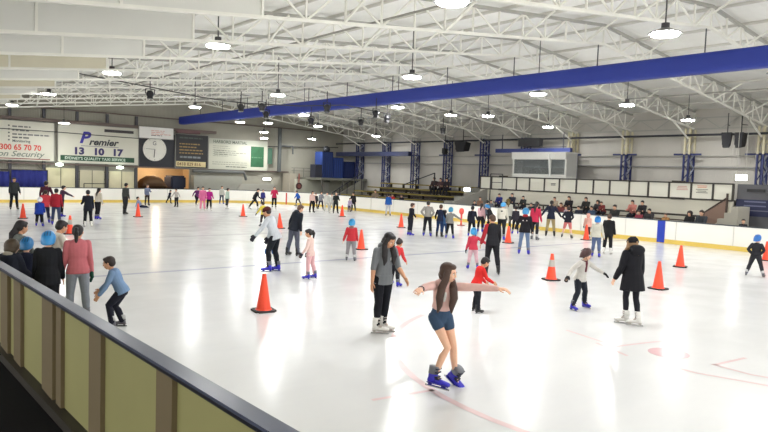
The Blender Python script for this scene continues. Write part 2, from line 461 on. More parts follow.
# ================================================================== LAMPS
glow = bpy.data.materials.new('lamp_glow'); glow.use_nodes = True
g = glow.node_tree.nodes['Principled BSDF']; g.inputs['Base Color'].default_value = (.9, .9, .9, 1)
g.inputs['Emission Color'].default_value = (.985, .99, .97, 1); g.inputs['Emission Strength'].default_value = LAMP
def lamp_parts():
    res = []
    b = NB(); loft(b, [(Vector((0, 0, .13)), Vector((.10, 0, 0)), Vector((0, .10, 0))), (Vector((0, 0, .10)), Vector((.16, 0, 0)), Vector((0, .16, 0))),
                       (Vector((0, 0, .02)), Vector((.36, 0, 0)), Vector((0, .36, 0))), (Vector((0, 0, .0)), Vector((.37, 0, 0)), Vector((0, .37, 0)))], 24)
    res.append(('reflector', b, paint(120, 120, 118, .4, .5)))
    b = NB(); cyl(b, (0, 0), .29, -.035, -.004, 16); res.append(('diffuser', b, glow))
    b = NB(); cyl(b, (0, 0), .09, .11, .24, 14); res.append(('ballast', b, paint(66, 66, 68)))
    out = []
    for nm, b, m in res:
        bmesh.ops.recalc_face_normals(b, faces=b.faces); me = bpy.data.meshes.new(nm); b.to_mesh(me); b.free(); me.materials.append(m); out.append((nm, me))
    return out
LP = lamp_parts()
def lamp(X, Y, z, label):
    r = empty('high_bay_lamp', (X, Y, z), 0, label, 'lamp', 'high bay lamps hanging over the ice')
    for nm, me in LP: share(nm, me, r)
    b = NB(); bar(b, (0, 0, .22), (0, 0, zt(X) - z + .1), .025); build('hanging_rod', b, paint(70, 70, 70), r)
lamps = [(218, 46, 6), (112, 73, 6), (49, 94, 6), (12, 105, 6), (412, 77, 6), (278, 95, 6), (195, 107, 6), (665, 34, 6), (452, 2, 6),
         (538, 94, 6), (627, 105, 6), (688, 120, 5.9), (451, 115, 6), (488, 116, 6), (548, 127, 5.9), (304, 115, 6), (240, 122, 6), (318, 126, 6), (376, 136, 5.8), (268, 123, 6)]
wh = ['beside the grey plates, under the upper left roof', 'second of the row receding along the left', 'third of the row receding along the left', 'last of the row receding along the left',
      'above the middle of the blue duct', 'left of the blue duct over the ice centre', 'left of the duct end over the far ice', 'largest, above the blue duct at the upper right', 'cut by the top edge of the picture',
      'touching the lower edge of the blue duct', 'below the duct, toward the right columns', 'nearest to the right side wall and speakers', 'small bright one below the duct over the bleachers', 'close to the small bright one, slightly larger',
      'above the commentary box', 'below the duct left of the picture middle', 'under the left end of the duct', 'in front of the grey corner wall', 'by the far lattice columns', 'between the duct end and the white green banner']
for (x, y, z), w in zip(lamps, wh):
    p = atz(x, y, z); lamp(p.x, p.y, z, 'round high bay lamp ' + w)
for X, Y, w in ((14.15, -1.0, 'behind the viewer over the centre'), (21, 7.2, 'beyond the top edge over the right ice'), (27, 6.5, 'beyond the right edge over the stands side'), (7.6, 0.5, 'overhead near the walkway'), (21, -1, 'behind the viewer over the right ice'), (33.5, 7.5, 'beyond the right edge near the side wall'),
                (7.6, 8.6, 'above the top edge near the left plates'), (20.9, 24.2, 'hidden behind the duct over the far ice')):
    lamp(X, Y, 6.0, 'round high bay lamp ' + w)
p = atY(264, 132, 46); lamp(p.x, 46, p.z, 'round high bay lamp above the white and green banner')
p = atY(264, 138, 47.5); lamp(p.x, 47.5, p.z, 'round high bay lamp just touching the white and green banner')
p = atY(64, 123, 46); lamp(p.x, 46, p.z, 'round high bay lamp in front of the taxi banner')
p = atY(312, 139, 47); lamp(p.x, 47, p.z, 'round high bay lamp low in the far grey corner')
for x, y, w in ((59.5, 164.5, 'left one below the taxi banner'), (120, 167.5, 'right one below the taxi banner')):
    p = atY(x, y, 48.9)
    r = empty('wall_lamp', (p.x, 48.9, p.z), 0, 'small round glowing wall lamp, ' + w, 'lamp', 'wall lamps below the banners')
    b = NB(); ell(b, (0, 0, 0), (.26, .26, .12)); build('globe', b, mat('soft_glow', (.85, 1, .85), .5, emit=5), r, True)
    b = NB(); bar(b, (0, .1, .1), (0, .65, .25), .05); build('arm', b, paint(80, 80, 80), r)
p = atY(267.5, 179, 49.2)
r = empty('wall_lamp', (p.x, 49.3, p.z), 0, 'small white box light on the grey wall below the green banner', 'lamp')
b = NB(); box(b, (-.33, -.1, -.09), (.33, .1, .09)); build('diffuser', b, mat('soft_glow2', (1, 1, .95), .5, emit=6), r)
b = NB(); box(b, (-.36, .1, -.12), (.36, .22, .12)); build('housing', b, paint(150, 150, 150), r)
p = atX(740, 177.5, 33.3)
r = empty('sign_light', (33.4, p.y, p.z), 0, 'bright white light box hanging beside the stairs at the right', 'light box')
b = NB(); box(b, (-.05, -.26, -.13), (.05, .22, .13)); build('diffuser', b, mat('soft_glow3', (1, 1, .98), .5, emit=14), r)
b = NB(); box(b, (-.08, .22, -.14), (.08, .32, .15)); bar(b, (0, .2, .16), (0, .2, 4.2), .02); bar(b, (0, -.2, .16), (0, -.2, 4.2), .02); build('housing', b, paint(180, 178, 168), r)
p = atX(467, 189.5, 33)
r = empty('sign_light', (33, p.y, p.z), 0, 'small bluish white light box between the bleachers and the cream wall', 'light box')
b = NB(); box(b, (-.05, -.25, -.12), (.05, .25, .12)); build('diffuser', b, mat('soft_glow4', (.85, .93, 1), .5, emit=6), r)
b = NB(); box(b, (.05, -.3, -.16), (.12, .3, .16)); bar(b, (.08, 0, -.16), (.08, 0, -2.0), .05); build('housing', b, paint(90, 90, 96), r)

# stage spotlights on a slack cable
pts = []
for x, y, z in ((60, 70, 6.3), (150, 87, 6.2), (200, 97, 6.0), (241, 103, 5.9), (300, 106, 5.85), (345, 105, 5.85), (388, 114, 5.85)):
    pts.append(atz(x, y, z))
bm = NB(); tube(bm, pts, .025, 6); meta(build('slack_cable', bm, paint(60, 58, 56), None, True), 'thin dark cable sagging under the roof that carries the spotlights', 'cable')
sp_b = NB(); ell(sp_b, (0, 0, 0), (.17, .15, .17)); cyl(sp_b, (0, 0), .14, -.2, .02, 16, .09)
bmesh.ops.recalc_face_normals(sp_b, faces=sp_b.faces); sp_me = bpy.data.meshes.new('lamp_body'); sp_b.to_mesh(sp_me); sp_b.free(); sp_me.materials.append(paint(26, 26, 30, .4))
ln_b = NB(); cyl(ln_b, (0, 0), .11, -.235, -.2, 14); ln_me = bpy.data.meshes.new('lens'); ln_b.to_mesh(ln_me); ln_b.free(); ln_me.materials.append(paint(130, 130, 130, .2))
yk_b = NB(); bar(yk_b, (-.2, 0, 0), (-.2, 0, .22), .03); bar(yk_b, (.2, 0, 0), (.2, 0, .22), .03); bar(yk_b, (-.2, 0, .22), (.2, 0, .22), .03); bar(yk_b, (0, 0, .22), (0, 0, .75), .03)
yk_me = bpy.data.meshes.new('yoke'); yk_b.to_mesh(yk_me); yk_b.free(); yk_me.materials.append(paint(30, 30, 32))
for x, y, z, w in ((150, 94, 5.9, 'alone under the left roof'), (241, 107, 5.7, 'left one of the pair above the duct end'), (262, 106.5, 5.7, 'right one of the pair above the duct end'), (266, 114, 5.6, 'in front of the duct end'),
                   (327, 107.5, 5.7, 'in front of the duct, left of the middle lamp'), (311, 120.5, 5.5, 'below the duct over the far corner'), (361, 121.5, 5.6, 'below the duct by the far columns'), (376, 113.5, 5.6, 'right end of the cable'), (387, 118, 5.5, 'small, next to the right end of the cable'), (443, 130, 5.4, 'below the duct over the bleachers')):
    p = atz(x, y, z)
    r = empty('stage_spotlight', p, 0, 'black hanging stage spotlight, ' + w, 'spotlight', 'stage spotlights hanging under the roof')
    for nm, me in (('lamp_body', sp_me), ('lens', ln_me), ('yoke', yk_me)): share(nm, me, r)

# ================================================================== SPEAKERS
def speaker(p, w, dp, h, rz, label, tilt=0.0):
    r = empty('loudspeaker', p, rz, label, 'loudspeaker')
    b = NB()
    v = [(-w/2, 0, h/2), (w/2, 0, h/2), (w/2*.62, 0, -h/2), (-w/2*.62, 0, -h/2)]
    f = [b.verts.new((x, -dp/2, z)) for x, y, z in v]; k = [b.verts.new((x*.8, dp/2, z*.8)) for x, y, z in v]
    b.faces.new(f); b.faces.new(k[::-1])
    for i in range(4): b.faces.new((f[i], k[i], k[(i+1) % 4], f[(i+1) % 4]))
    bmesh.ops.bevel(b, geom=list(b.edges), offset=.03, segments=1, affect='EDGES')
    build('cabinet', b, paint(24, 24, 28, .6), r)
    b = NB(); box(b, (-w*.36, -dp/2 - .02, -h*.3), (w*.36, -dp/2 - .004, h*.42)); build('grille', b, paint(40, 40, 44, .8), r)
    b = NB(); bar(b, (0, 0, h/2), (0, 0, h/2 + 1.0), .04); bar(b, (0, 0, h/2 + .4), (.0, dp*1.1, h/2 + .4), .04); build('bracket', b, paint(40, 40, 40), r)
    return r
p = atX(728.7, 140.5, 35.0); speaker((34.8, p.y, p.z), .54, .42, .80, R(-78), 'left black wedge loudspeaker of the pair high on the right wall')
p = atX(742.5, 140.5, 35.0); speaker((34.8, p.y, p.z), .54, .42, .80, R(-102), 'right black wedge loudspeaker of the pair high on the right wall')
p = atX(464, 147, 35); speaker((34.9, p.y, p.z), 1.2, .7, .75, R(-90), 'black loudspeaker cluster high between the lattice columns')
p = atX(446, 151.5, 35); speaker((34.9, p.y, p.z), .35, .4, .5, R(-90), 'small black loudspeaker on a lattice column above the bleachers')

# ================================================================== CONES
def cone_meshes():
    out = []
    b = NB()
    prof = [(.165, .03), (.135, .05), (.125, .10), (.04, .66), (.034, .70), (.015, .70)]
    loft(b, [(Vector((0, 0, z)), Vector((r, 0, 0)), Vector((0, r, 0))) for r, z in prof], 24)
    out.append(('cone_body', b, mat('cone_orange', srgb(252, 78, 46), .45, 0, .03, 3)))
    b = NB(); box(b, (-.20, -.20, 0), (.20, .20, .035)); bmesh.ops.bevel(b, geom=[e for e in b.edges if abs(e.verts[0].co.z - e.verts[1].co.z) > .01], offset=.05, segments=2, affect='EDGES')
    out.append(('base', b, mat('cone_base', srgb(40, 36, 38), .7)))
    b = NB()
    rr = lambda z: .125 + (.04 - .125) * (z - .10) / .56 + .002
    loft(b, [(Vector((0, 0, z)), Vector((rr(z), 0, 0)), Vector((0, rr(z), 0))) for z in (.36, .54)], 24)
    out.append(('reflective_band', b, paint(176, 172, 166, .5)))
    res = []
    for nm, b, m in out:
        bmesh.ops.recalc_face_normals(b, faces=b.faces); me = bpy.data.meshes.new(nm); b.to_mesh(me); b.free(); me.materials.append(m); res.append((nm, me))
    return res
CM = cone_meshes()
for x, y, band, w in ((263.5, 311, 0, 'standing alone on open ice in the near left half'), (23, 218.5, 0, 'by the dark dressed man at the far left'), (138, 217, 0, 'by the fallen skater at the far end'), (70, 234, 1, 'with a pale band, behind the group at the near boards'),
                      (243, 216.5, 0, 'left of the child in yellow'), (280, 228.5, 0, 'behind the person in the maroon beanie'), (342, 216.5, 0, 'near the far corner boards by the skaters in white'), (361, 249.5, 0, 'behind the small child in red with a blue helmet'),
                      (401, 227.5, 0, 'left of the skater in black with arms out'), (508, 243, 0, 'between the white jackets and the red jacket in the crowd'), (551, 280, 1, 'with a grey band, in the middle of the open ice'), (586, 240, 0, 'in front of the child in pale pink by the far boards'),
                      (658, 289, 0, 'right of the woman in the long black coat'), (680, 267, 0, 'nearer the far boards, right of the blue marker panel'), (766, 260.5, 0, 'at the right edge beside the child in black')):
    p = atz(x, y)
    r = empty('traffic_cone', p, random.uniform(-.5, .5), 'orange traffic cone ' + w, 'traffic cone', 'orange cones set out on the ice')
    if x == 280: r.rotation_euler = (0, R(-3), 0)
    for nm, me in CM:
        if nm == 'reflective_band' and not band: continue
        share(nm, me, r)
p = atz(461, 225.5)
r = empty('marker_post', p, 0, 'thin red marker post with an oval head near the far boards', 'marker post')
b = NB(); cyl(b, (0, 0), .22, 0, .03, 20); build('base', b, paint(150, 60, 52), r)
redp = mat('post_red', srgb(226, 84, 72), .5)
b = NB(); cyl(b, (0, 0), .05, .03, .66, 12); build('pole', b, redp, r)
b = NB(); ell(b, (0, 0, .78), (.15, .13, .19)); build('oval_head', b, redp, r, True)

# ================================================================== RIGHT SIDE: WALKWAY, PANELS, STANDS
creamw = mat('cream_wall', srgb(214, 210, 194), .6, 0, .04, .8)
frame_d = paint(66, 62, 56, .6)
y_r, y_l = 13.02, 29.3
bm = NB(); box(bm, (33.0, y_r, 0), (33.15, y_l, 1.93)); meta(build('wall_stand', bm, creamw), 'cream wall behind the spectator seats', kind='structure')
bm = NB(); box(bm, (33.15, y_r, 1.75), (36.0, y_l, 1.93)); meta(build('floor_gallery', bm, paint(96, 92, 86)), 'raised gallery floor behind the cream wall', kind='structure')
bal = empty('gallery_balustrade', (32.98, y_r, 1.93), 0, 'white panelled balustrade in dark frames along the raised gallery', 'balustrade')
ys = [29.3, 28.3, 26.21, 25.18, 24.05, 22.96, 21.78, 20.65, 19.61, 18.43, 17.33, 16.19, 15.04, 13.96, 13.02]
for i, (a, b_) in enumerate(zip(ys, ys[1:])):
    b = NB(); box(b, (0, b_ - y_r + .05, .06), (.03, a - y_r - .05, .80)); build('panel', b, mat('panel_white', srgb(226, 224, 210), .4, 0, .03, 1), bal)
for y in ys:
    b = NB(); box(b, (-.03, y - y_r - .05, 0), (.05, y - y_r + .05, .86)); build('post', b, frame_d, bal)
b = NB(); box(b, (-.03, 0, -.02), (.05, y_l - y_r, .05)); box(b, (-.03, 0, .80), (.05, y_l - y_r, .87)); build('rail', b, frame_d, bal)
def label_lines(par, y, z, w, n, m, x=-.012, dz=.08, th=.035, jit=.7):
    b = NB()
    for i in range(n):
        ww = w * random.uniform(jit, 1); box(b, (x - .004, y - ww / 2, z - i * dz), (x, y + ww / 2, z - i * dz + th))
    return build('printed_lines', b, m, par)
label_lines(bal, 15.5 - y_r, .62, .6, 3, paint(206, 160, 150)); label_lines(bal, 14.5 - y_r, .68, .55, 2, paint(214, 150, 120)); label_lines(bal, 14.5 - y_r, .50, .6, 3, paint(130, 130, 120)); label_lines(bal, 23.4 - y_r, .5, .42, 2, paint(110, 110, 106), th=.05)
b = NB()
for yy_, zz in ((15.7, .86), (15.7, .0), (27.3, .86), (27.3, 0.0)): box(b, (-.06, yy_ - y_r - .35, zz - .04), (.0, yy_ - y_r + .35, zz + .07))
build('clamp', b, paint(50, 46, 42), bal)
# commentary box
cb = empty('commentary_box', (32.85, 22.45, 2.80), 0, 'white commentary box with a wide glazed front on the gallery', 'commentary box')
cw = mat('box_white', srgb(214, 214, 208), .5)
W_ = 4.05
b = NB(); box(b, (0, 0, 0), (1.1, W_, .12)); build('floor_panel', b, cw, cb)
b = NB(); box(b, (-.12, -.03, 1.5), (1.15, W_ + .03, 1.58)); build('roof_panel', b, cw, cb)
b = NB(); box(b, (-.12, 0, 1.12), (0, W_, 1.5)); box(b, (0, 0, .12), (.05, W_, .22)); box(b, (0, .0, .2), (.07, .12, 1.15)); box(b, (0, W_ - .12, .2), (.07, W_, 1.15)); box(b, (0, 1.1, .2), (.07, 1.2, 1.15)); build('front_frame', b, cw, cb)
b = NB(); box(b, (0.05, 0, .12), (1.1, .05, 1.5)); build('side_panel', b, paint(186, 186, 182), cb)
b = NB(); box(b, (0.05, W_ - .05, .12), (1.1, W_, 1.5)); build('side_panel', b, paint(186, 186, 182), cb)
b = NB(); box(b, (1.05, .05, .12), (1.1, W_ - .05, 1.5)); build('back_panel', b, paint(150, 152, 152), cb)
glass = bpy.data.materials.new('glass'); glass.use_nodes = True
gb = glass.node_tree.nodes['Principled BSDF']; gb.inputs['Base Color'].default_value = (.62, .68, .70, 1); gb.inputs['Roughness'].default_value = .05; gb.inputs['Transmission Weight'].default_value = .75; gb.inputs['Alpha'].default_value = .55
b = NB(); box(b, (.02, .12, .22), (.035, W_ - .12, 1.12)); build('window', b, glass, cb)
b = NB(); box(b, (.4, .4, .12), (.8, W_ - .5, .62)); build('desk', b, paint(110, 108, 100), cb)
b = NB(); bar(b, (-.28, .95, 0.1), (-.2, 1.15, 1.45), .07); build('pole', b, paint(226, 226, 222), cb, label='slanting white pole')
# blue beam above the box
q_ = atX(570, 150, 34.4); bb_ = empty('blue_wall_beam', (34.4, q_.y, q_.z), 0, 'long blue and dark beam fixed above the commentary box', 'beam')
b = NB(); box(b, (-.12, -.1, -.14), (.12, 5.9, .12)); build('beam_body', b, paint(46, 58, 116), bb_)
b = NB(); bar(b, (0, 5.4, .1), (0, 5.4, 1.1), .05); bar(b, (0, .5, .1), (0, .5, 1.1), .05); bar(b, (0, .3, .2), (0, 3.6, .2), .05); build('hanger', b, paint(56, 56, 64), bb_)
b = NB(); box(b, (-.2, 2.2, .25), (.2, 3.9, .80)); build('dark_box', b, paint(44, 44, 46), bb_)
# spectator platforms and benches
bm = NB(); box(bm, (28.4, 7.0, 0), (33, 27.8, .12)); box(bm, (31.4, 14.0, .12), (33, 27.8, .45)); meta(build('floor_stand', bm, paint(88, 84, 78)), 'concrete spectator platform behind the far boards', kind='structure')
for x, z, w in ((30.3, .12, 'front'), (32.15, .45, 'rear')):
    r = empty('bench', (x, 14.1, z), 0, '%s long dark bench where the spectators sit behind the far boards' % w, 'bench')
    b = NB(); box(b, (-.2, 0, .40), (.2, 13.5, .45)); build('seat', b, paint(76, 58, 42, .7), r)
    for k in range(8): b = NB(); box(b, (-.15, k * 1.9, 0), (.15, k * 1.9 + .08, .40)); build('support', b, paint(50, 48, 46), r)
    b = NB(); box(b, (.24, 0, .62), (.28, 13.5, .72)); 
    for k in range(8): box(b, (.22, k * 1.9, .40), (.28, k * 1.9 + .06, .72))
    build('backrest', b, paint(58, 52, 48), r)
# bleachers at the far half of the side
blc = empty('bleacher', (29.6, 30.6, 0), 0, 'tiered wooden bleachers with yellow nosings below the blue lattice columns', 'bleachers')
wood = paint(54, 42, 30, .7); yel = paint(132, 118, 50, .6); wood2 = paint(90, 72, 42, .6)
Lb = 12.2
for i in range(5):
    x = .1 + i * 1.1; z = .30 + i * .34
    b = NB(); box(b, (x, 0, z - .34 if i else 0), (x + 1.1, Lb - i * .35, z - .02)); build('step', b, wood, blc)
    b = NB(); box(b, (x + .05, .1, z + .28), (x + .40, Lb - i * .35, z + .33)); build('plank', b, wood2, blc)
    b = NB(); box(b, (x + .03, .1, z + .25), (x + .05, Lb - i * .35, z + .345)); build('nosing', b, yel, blc, label='yellow painted edge')
    for k in range(7): b = NB(); box(b, (x + .12, .3 + k * 1.55, z - .02), (x + .32, .36 + k * 1.55, z + .28)); build('support', b, paint(40, 36, 32), blc)
b = NB(); bar(b, (3.2, 5.0, 2.3), (3.2, 5.0, 1.6), .06); bar(b, (3.2, 6.5, 1.9), (3.2, 3.0, 2.9), .06); bar(b, (3.2, 3.0, 2.9), (3.2, 3.0, 1.6), .06); build('handrail', b, paint(40, 40, 44), blc)
# concrete stair block beside the bleachers
st = empty('stair_block', (29.6, 27.9, 0), 0, 'grey concrete stair block at the end of the bleachers', 'stairs')
conc = paint(152, 150, 142, .8)
b = NB()
for i in range(6): box(b, (.2 + i * .95, .9, 0), (6.2, 2.6, .75 + i * .30))
build('steps', b, conc, st)
b = NB(); 
v = [(.1, 0, 0), (6.3, 0, 0), (6.3, 0, 2.1), (4.0, 0, 2.1), (.1, 0, 1.0)]
f = [b.verts.new((x, .75, z)) for x, y, z in v]; k = [b.verts.new((x, .9, z)) for x, y, z in v]
b.faces.new(f); b.faces.new(k[::-1])
for i in range(5): b.faces.new((f[i], k[i], k[(i + 1) % 5], f[(i + 1) % 5]))
build('side_wall', b, paint(136, 134, 128, .8), st)
b = NB(); bar(b, (2.9, .1, 1.0), (2.9, .1, 2.95), .05); bar(b, (2.9, -.9, 1.9), (2.9, -.9, 2.95), .05); bar(b, (2.9, -.9, 2.95), (2.9, .1, 2.95), .05); bar(b, (2.9, -.9, 2.4), (2.9, .1, 2.4), .04); build('handrail', b, paint(60, 60, 62), st)
# stairs at the right end of the cream wall
st = empty('staircase', (31.6, 12.2, 0), 0, 'concrete staircase with a brown balustrade at the right end of the cream wall', 'stairs')
b = NB()
for i in range(5): box(b, (0, 0, 0 if i == 0 else .5 + (i - 1) * .3), (1.35, 1.5 - i * .3, .5 + i * .30))
build('steps', b, paint(176, 172, 160, .8), st)
b = NB(); v = [(2.1, .45), (1.05, 1.1), (1.05, 2.0), (2.1, 1.25)]
f = [b.verts.new((1.30, y, z)) for y, z in v]; k = [b.verts.new((1.37, y, z)) for y, z in v]
b.faces.new(f); b.faces.new(k[::-1])
for i in range(4): b.faces.new((f[i], k[i], k[(i + 1) % 4], f[(i + 1) % 4]))
build('balustrade', b, paint(138, 112, 98), st)
b = NB(); bar(b, (1.33, 2.1, 1.3), (1.33, 1.03, 2.1), .07); bar(b, (1.33, 1.05, 1.1), (1.33, 1.05, 2.3), .08); bar(b, (1.33, 2.1, .45), (1.33, 2.1, 1.3), .07); build('handrail', b, paint(72, 58, 50), st)
kiosk = empty('stair_kiosk', (33.3, 10.8, 0), 0, 'dark blue and grey stair enclosure with a small notice sign beside the staircase', 'kiosk')
b = NB(); box(b, (0, 0, 0), (2.3, 2.15, 2.78)); build('enclosure', b, paint(98, 98, 102, .7), kiosk)
b = NB(); box(b, (-.06, .25, 1.25), (0, 2.15, 2.05)); build('notice_board', b, paint(44, 48, 82), kiosk)
label_lines(kiosk, 1.3, 1.92, 1.1, 2, paint(112, 118, 146), x=-.065, dz=.2, th=.06, jit=.85)
label_lines(kiosk, 1.1, 1.5, .9, 1, paint(110, 112, 130), x=-.065, dz=.2, th=.05, jit=.85)
b = NB(); box(b, (-.05, .9, 2.42), (0, 1.7, 2.56)); build('vent', b, paint(40, 40, 42), kiosk)
b = NB(); box(b, (-.25, .15, 2.1), (-.05, .62, 2.85)); build('silver_box', b, paint(176, 176, 186, .3, .3), kiosk)
b = NB(); box(b, (-.1, -1.6, 0), (.1, -.02, 2.2)); build('dark_panel', b, paint(36, 36, 58), kiosk)

# ================================================================== END WALL THINGS
def banner(name, x0, x1, z0, z1, m, label, y=49.27, cat='banner'):
    r = empty(name, (x0, y, z0), 0, label, cat)
    b = NB(); box(b, (0, 0, 0), (x1 - x0, .05, z1 - z0)); build('sheet', b, m, r)
    b = NB(); w, h = x1 - x0, z1 - z0
    for lo, hi in (((-.04, -.02, -.04), (w + .04, .07, 0)), ((-.04, -.02, h), (w + .04, .07, h + .04)), ((-.04, -.02, 0), (0, .07, h)), ((w, -.02, 0), (w + .04, .07, h))): box(b, lo, hi)
    build('edge_frame', b, paint(150, 148, 140), r)
    return r
UP = (math.pi / 2, 0, 0)
bw_ = mat('banner_white', srgb(208, 206, 192), .5, 0, .04, .6)
ink = lambda *c: mat('ink', srgb(*c), .6, 0, .03)
def wr(r, s, x, z, size, col, sx=1, shear=0, y=-.008, bold=.006): return text('lettering', s, size, ink(*col), r, (x, y, z), UP, .003, sx, shear, bold=bold)
def lines(r, x, z, w, n, dz, th, col, y=-.01, jit=.6, dash=True):
    b = NB()
    for i in range(n):
        xx = x; end = x + w * random.uniform(jit, 1)
        while xx < end:
            l = random.uniform(.12, .4); box(b, (xx, y, z - i * dz), (min(xx + l, end), 0, z - i * dz + th)); xx += l + .06
    build('small_print', b, ink(*col), r)
# security banner
r = banner('security_banner', 2.2, 10.95, 2.80, 5.42, bw_, 'large white security banner with red digits at the left end')
lines(r, 6.2, 2.2, 1.1, 1, .3, .10, (110, 110, 110), jit=1); lines(r, 6.2, 1.95, 1.0, 1, .3, .10, (110, 110, 110), jit=1); lines(r, 6.2, 1.68, 2.3, 1, .3, .10, (110, 110, 110), jit=1)
lines(r, 6.2, 1.46, 1.0, 1, .3, .10, (96, 96, 96), jit=1); wr(r, 'Monitoring', 6.2, 1.20, .24, (86, 92, 92))
b = NB()
for k in range(5): box(b, (5.95, -.01, 2.24 - k * .24), (6.05, 0, 2.34 - k * .24))
build('bullet', b, ink(90, 90, 90), r)
wr(r, '1300 65 70 70', 5.22, .68, .52, (206, 74, 66), .90, bold=.015)
wr(r, 'based on Security', 3.75, .24, .52, (112, 124, 114), 1.16, .35)
b = NB(); box(b, (.1, -.01, .06), (8.5, 0, .12)); build('underline', b, ink(140, 70, 70), r)
# taxi banner
r = banner('taxi_banner', 11.22, 16.76, 2.74, 5.46, bw_, 'white taxi service banner with purple initial and green strip')
wr(r, 'P', 1.38, 1.46, 1.12, (58, 52, 150), 1.05, .3, bold=.04)
wr(r, 'remier', 2.02, 1.34, .66, (48, 50, 56), 1.1, .3, bold=.02)
for s, x in (('13', .98), ('10', 2.32), ('17', 3.64)): wr(r, s, x, .64, .66, (58, 50, 100), 1.14, bold=.035)
b = NB(); box(b, (1.5, -.01, 1.22), (4.1, 0, 1.26)); build('underline', b, ink(120, 120, 130), r)
b = NB(); box(b, (.15, -.012, .16), (5.25, 0, .52)); build('green_strip', b, mat('strip_green', srgb(34, 74, 52), .6), r)
wr(r, "SYDNEY'S QUALITY TAXI SERVICE", .42, .24, .27, (206, 222, 206), 1.02, y=-.02)
# dark strip and small banner
b = NB(); box(b, (14.3, 49.10, 5.06), (16.35, 49.22, 5.26))
meta(build('dark_strip_sign', b, paint(60, 56, 58)), 'narrow dark strip sign above the right part of the taxi banner', 'sign')
pa = atY(137, 126, 49.2); pb = atY(171, 138.5, 49.2)
r = banner('small_banner', pa.x + .1, pb.x + .1, 4.82, 5.66, mat('cloth_white', srgb(228, 226, 222), .6, 0, .05, 2), 'small white cloth banner with faint red print above the clock', 49.0)
lines(r, .9, .56, 1.6, 3, .13, .05, (214, 160, 150)); lines(r, .9, .2, .9, 1, .1, .05, (90, 60, 60))
# clock panel and dark sign
r = empty('wall_clock', (16.85, 49.35, 2.64), 0, 'black square panel with a large round white clock face', 'clock')
b = NB(); box(b, (0, 0, 0), (2.75, .06, 2.55)); build('panel', b, paint(30, 32, 40), r)
cx, cz = 1.18, 1.36
def disc(r_, y0, y1, m, nm):
    b = NB(); loft(b, [(Vector((cx, y0, cz)), Vector((r_, 0, 0)), Vector((0, 0, r_))), (Vector((cx, y1, cz)), Vector((r_, 0, 0)), Vector((0, 0, r_)))], 40); return build(nm, b, m, r)
disc(.90, -.05, 0, paint(226, 224, 214), 'clock_face')
b = NB(); bar(b, (cx, -.07, cz), (cx - .70, -.07, cz + .02), .05, .02); build('minute_hand', b, paint(40, 40, 44), r)
b = NB(); bar(b, (cx, -.07, cz), (cx - .06, -.07, cz - .62), .05, .02); build('hour_hand', b, paint(40, 40, 44), r)
text('clock_letter', 'G', .42, ink(70, 70, 72), r, (cx - .18, -.06, cz + .32), UP, .003)
b = NB()
for k in range(12):
    a = k * math.pi / 6; bar(b, (cx + .76 * math.sin(a), -.055, cz + .76 * math.cos(a)), (cx + .85 * math.sin(a), -.055, cz + .85 * math.cos(a)), .03, .01)
build('hour_marks', b, paint(90, 90, 90), r)
r = banner('dark_sign', 19.66, 22.34, 2.66, 5.30, paint(34, 34, 38), 'black advertising sign with gold lines and a pale number strip', cat='sign')
lines(r, .3, 2.32, 1.9, 1, .2, .12, (70, 78, 74), jit=1); lines(r, .3, 1.85, 2.0, 4, .24, .09, (150, 124, 76)); lines(r, .35, .78, 1.7, 1, .2, .15, (124, 130, 134), jit=1)
b = NB(); box(b, (.05, -.012, .10), (2.5, 0, .52)); build('number_strip', b, ink(214, 198, 150), r)
wr(r, '0418 829 816', .12, .18, .36, (120, 92, 62), .98, y=-.02)
b = NB(); box(b, (19.7, 49.1, 5.38), (21.6, 49.25, 5.62)); meta(build('maroon_strip_sign', b, paint(104, 72, 74)), 'narrow maroon strip above the black sign', 'sign')
# white and green banner
r = banner('club_banner', 22.43, 27.80, 2.66, 5.15, mat('banner2', srgb(192, 192, 176), .5, 0, .04, .6), 'white banner with a large green picture panel at its right')
b = NB(); box(b, (.02, -.012, 2.06), (5.3, 0, 2.46)); build('grey_header', b, ink(176, 178, 164), r)
wr(r, 'HARBORD MARTIAL', .35, 2.14, .33, (92, 98, 90), 1.02, y=-.02)
lines(r, .35, 1.86, 1.7, 6, .16, .05, (150, 152, 138)); lines(r, .45, 1.5, 2.9, 3, .16, .05, (120, 122, 112)); lines(r, .3, .55, 3.2, 2, .17, .05, (140, 142, 128), jit=.9); lines(r, 1.5, .18, 2.2, 1, .17, .08, (100, 102, 96))
b = NB(); box(b, (3.78, -.014, .28), (5.02, 0, 2.02)); build('green_picture', b, mat('pic_green', srgb(44, 94, 62), .6, 0, .35, 3), r)
lines(r, 3.85, 1.05, 1.0, 1, .17, .07, (96, 134, 104), y=-.02, jit=1)
p0 = atY(266.5, 148, 49.3); p1 = atY(272, 164, 49.3)
b = NB(); box(b, (p0.x + .1, 49.3, p1.z), (p1.x, 49.36, p0.z)); meta(build('green_pennant', b, paint(70, 108, 88)), 'narrow dark green pennant right of the white and green banner', 'pennant')
cpt = [atY(x, y, 48.7) for x, y in ((-30, 126), (0, 128.3), (57, 132), (100, 135.5), (139, 138.5))]
bm = NB(); tube(bm, cpt, .03, 6); meta(build('banner_cable', bm, paint(40, 40, 40), None, True), 'thin black cable strung in front of the security and taxi banners', 'cable')
bm = NB(); tube(bm, [atY(268, 146.5, 49.2), atY(338, 147.5, 49.2)], .04, 6); meta(build('wall_conduit', bm, paint(52, 52, 54), None, True), 'dark conduit along the grey wall right of the green pennant', 'conduit')
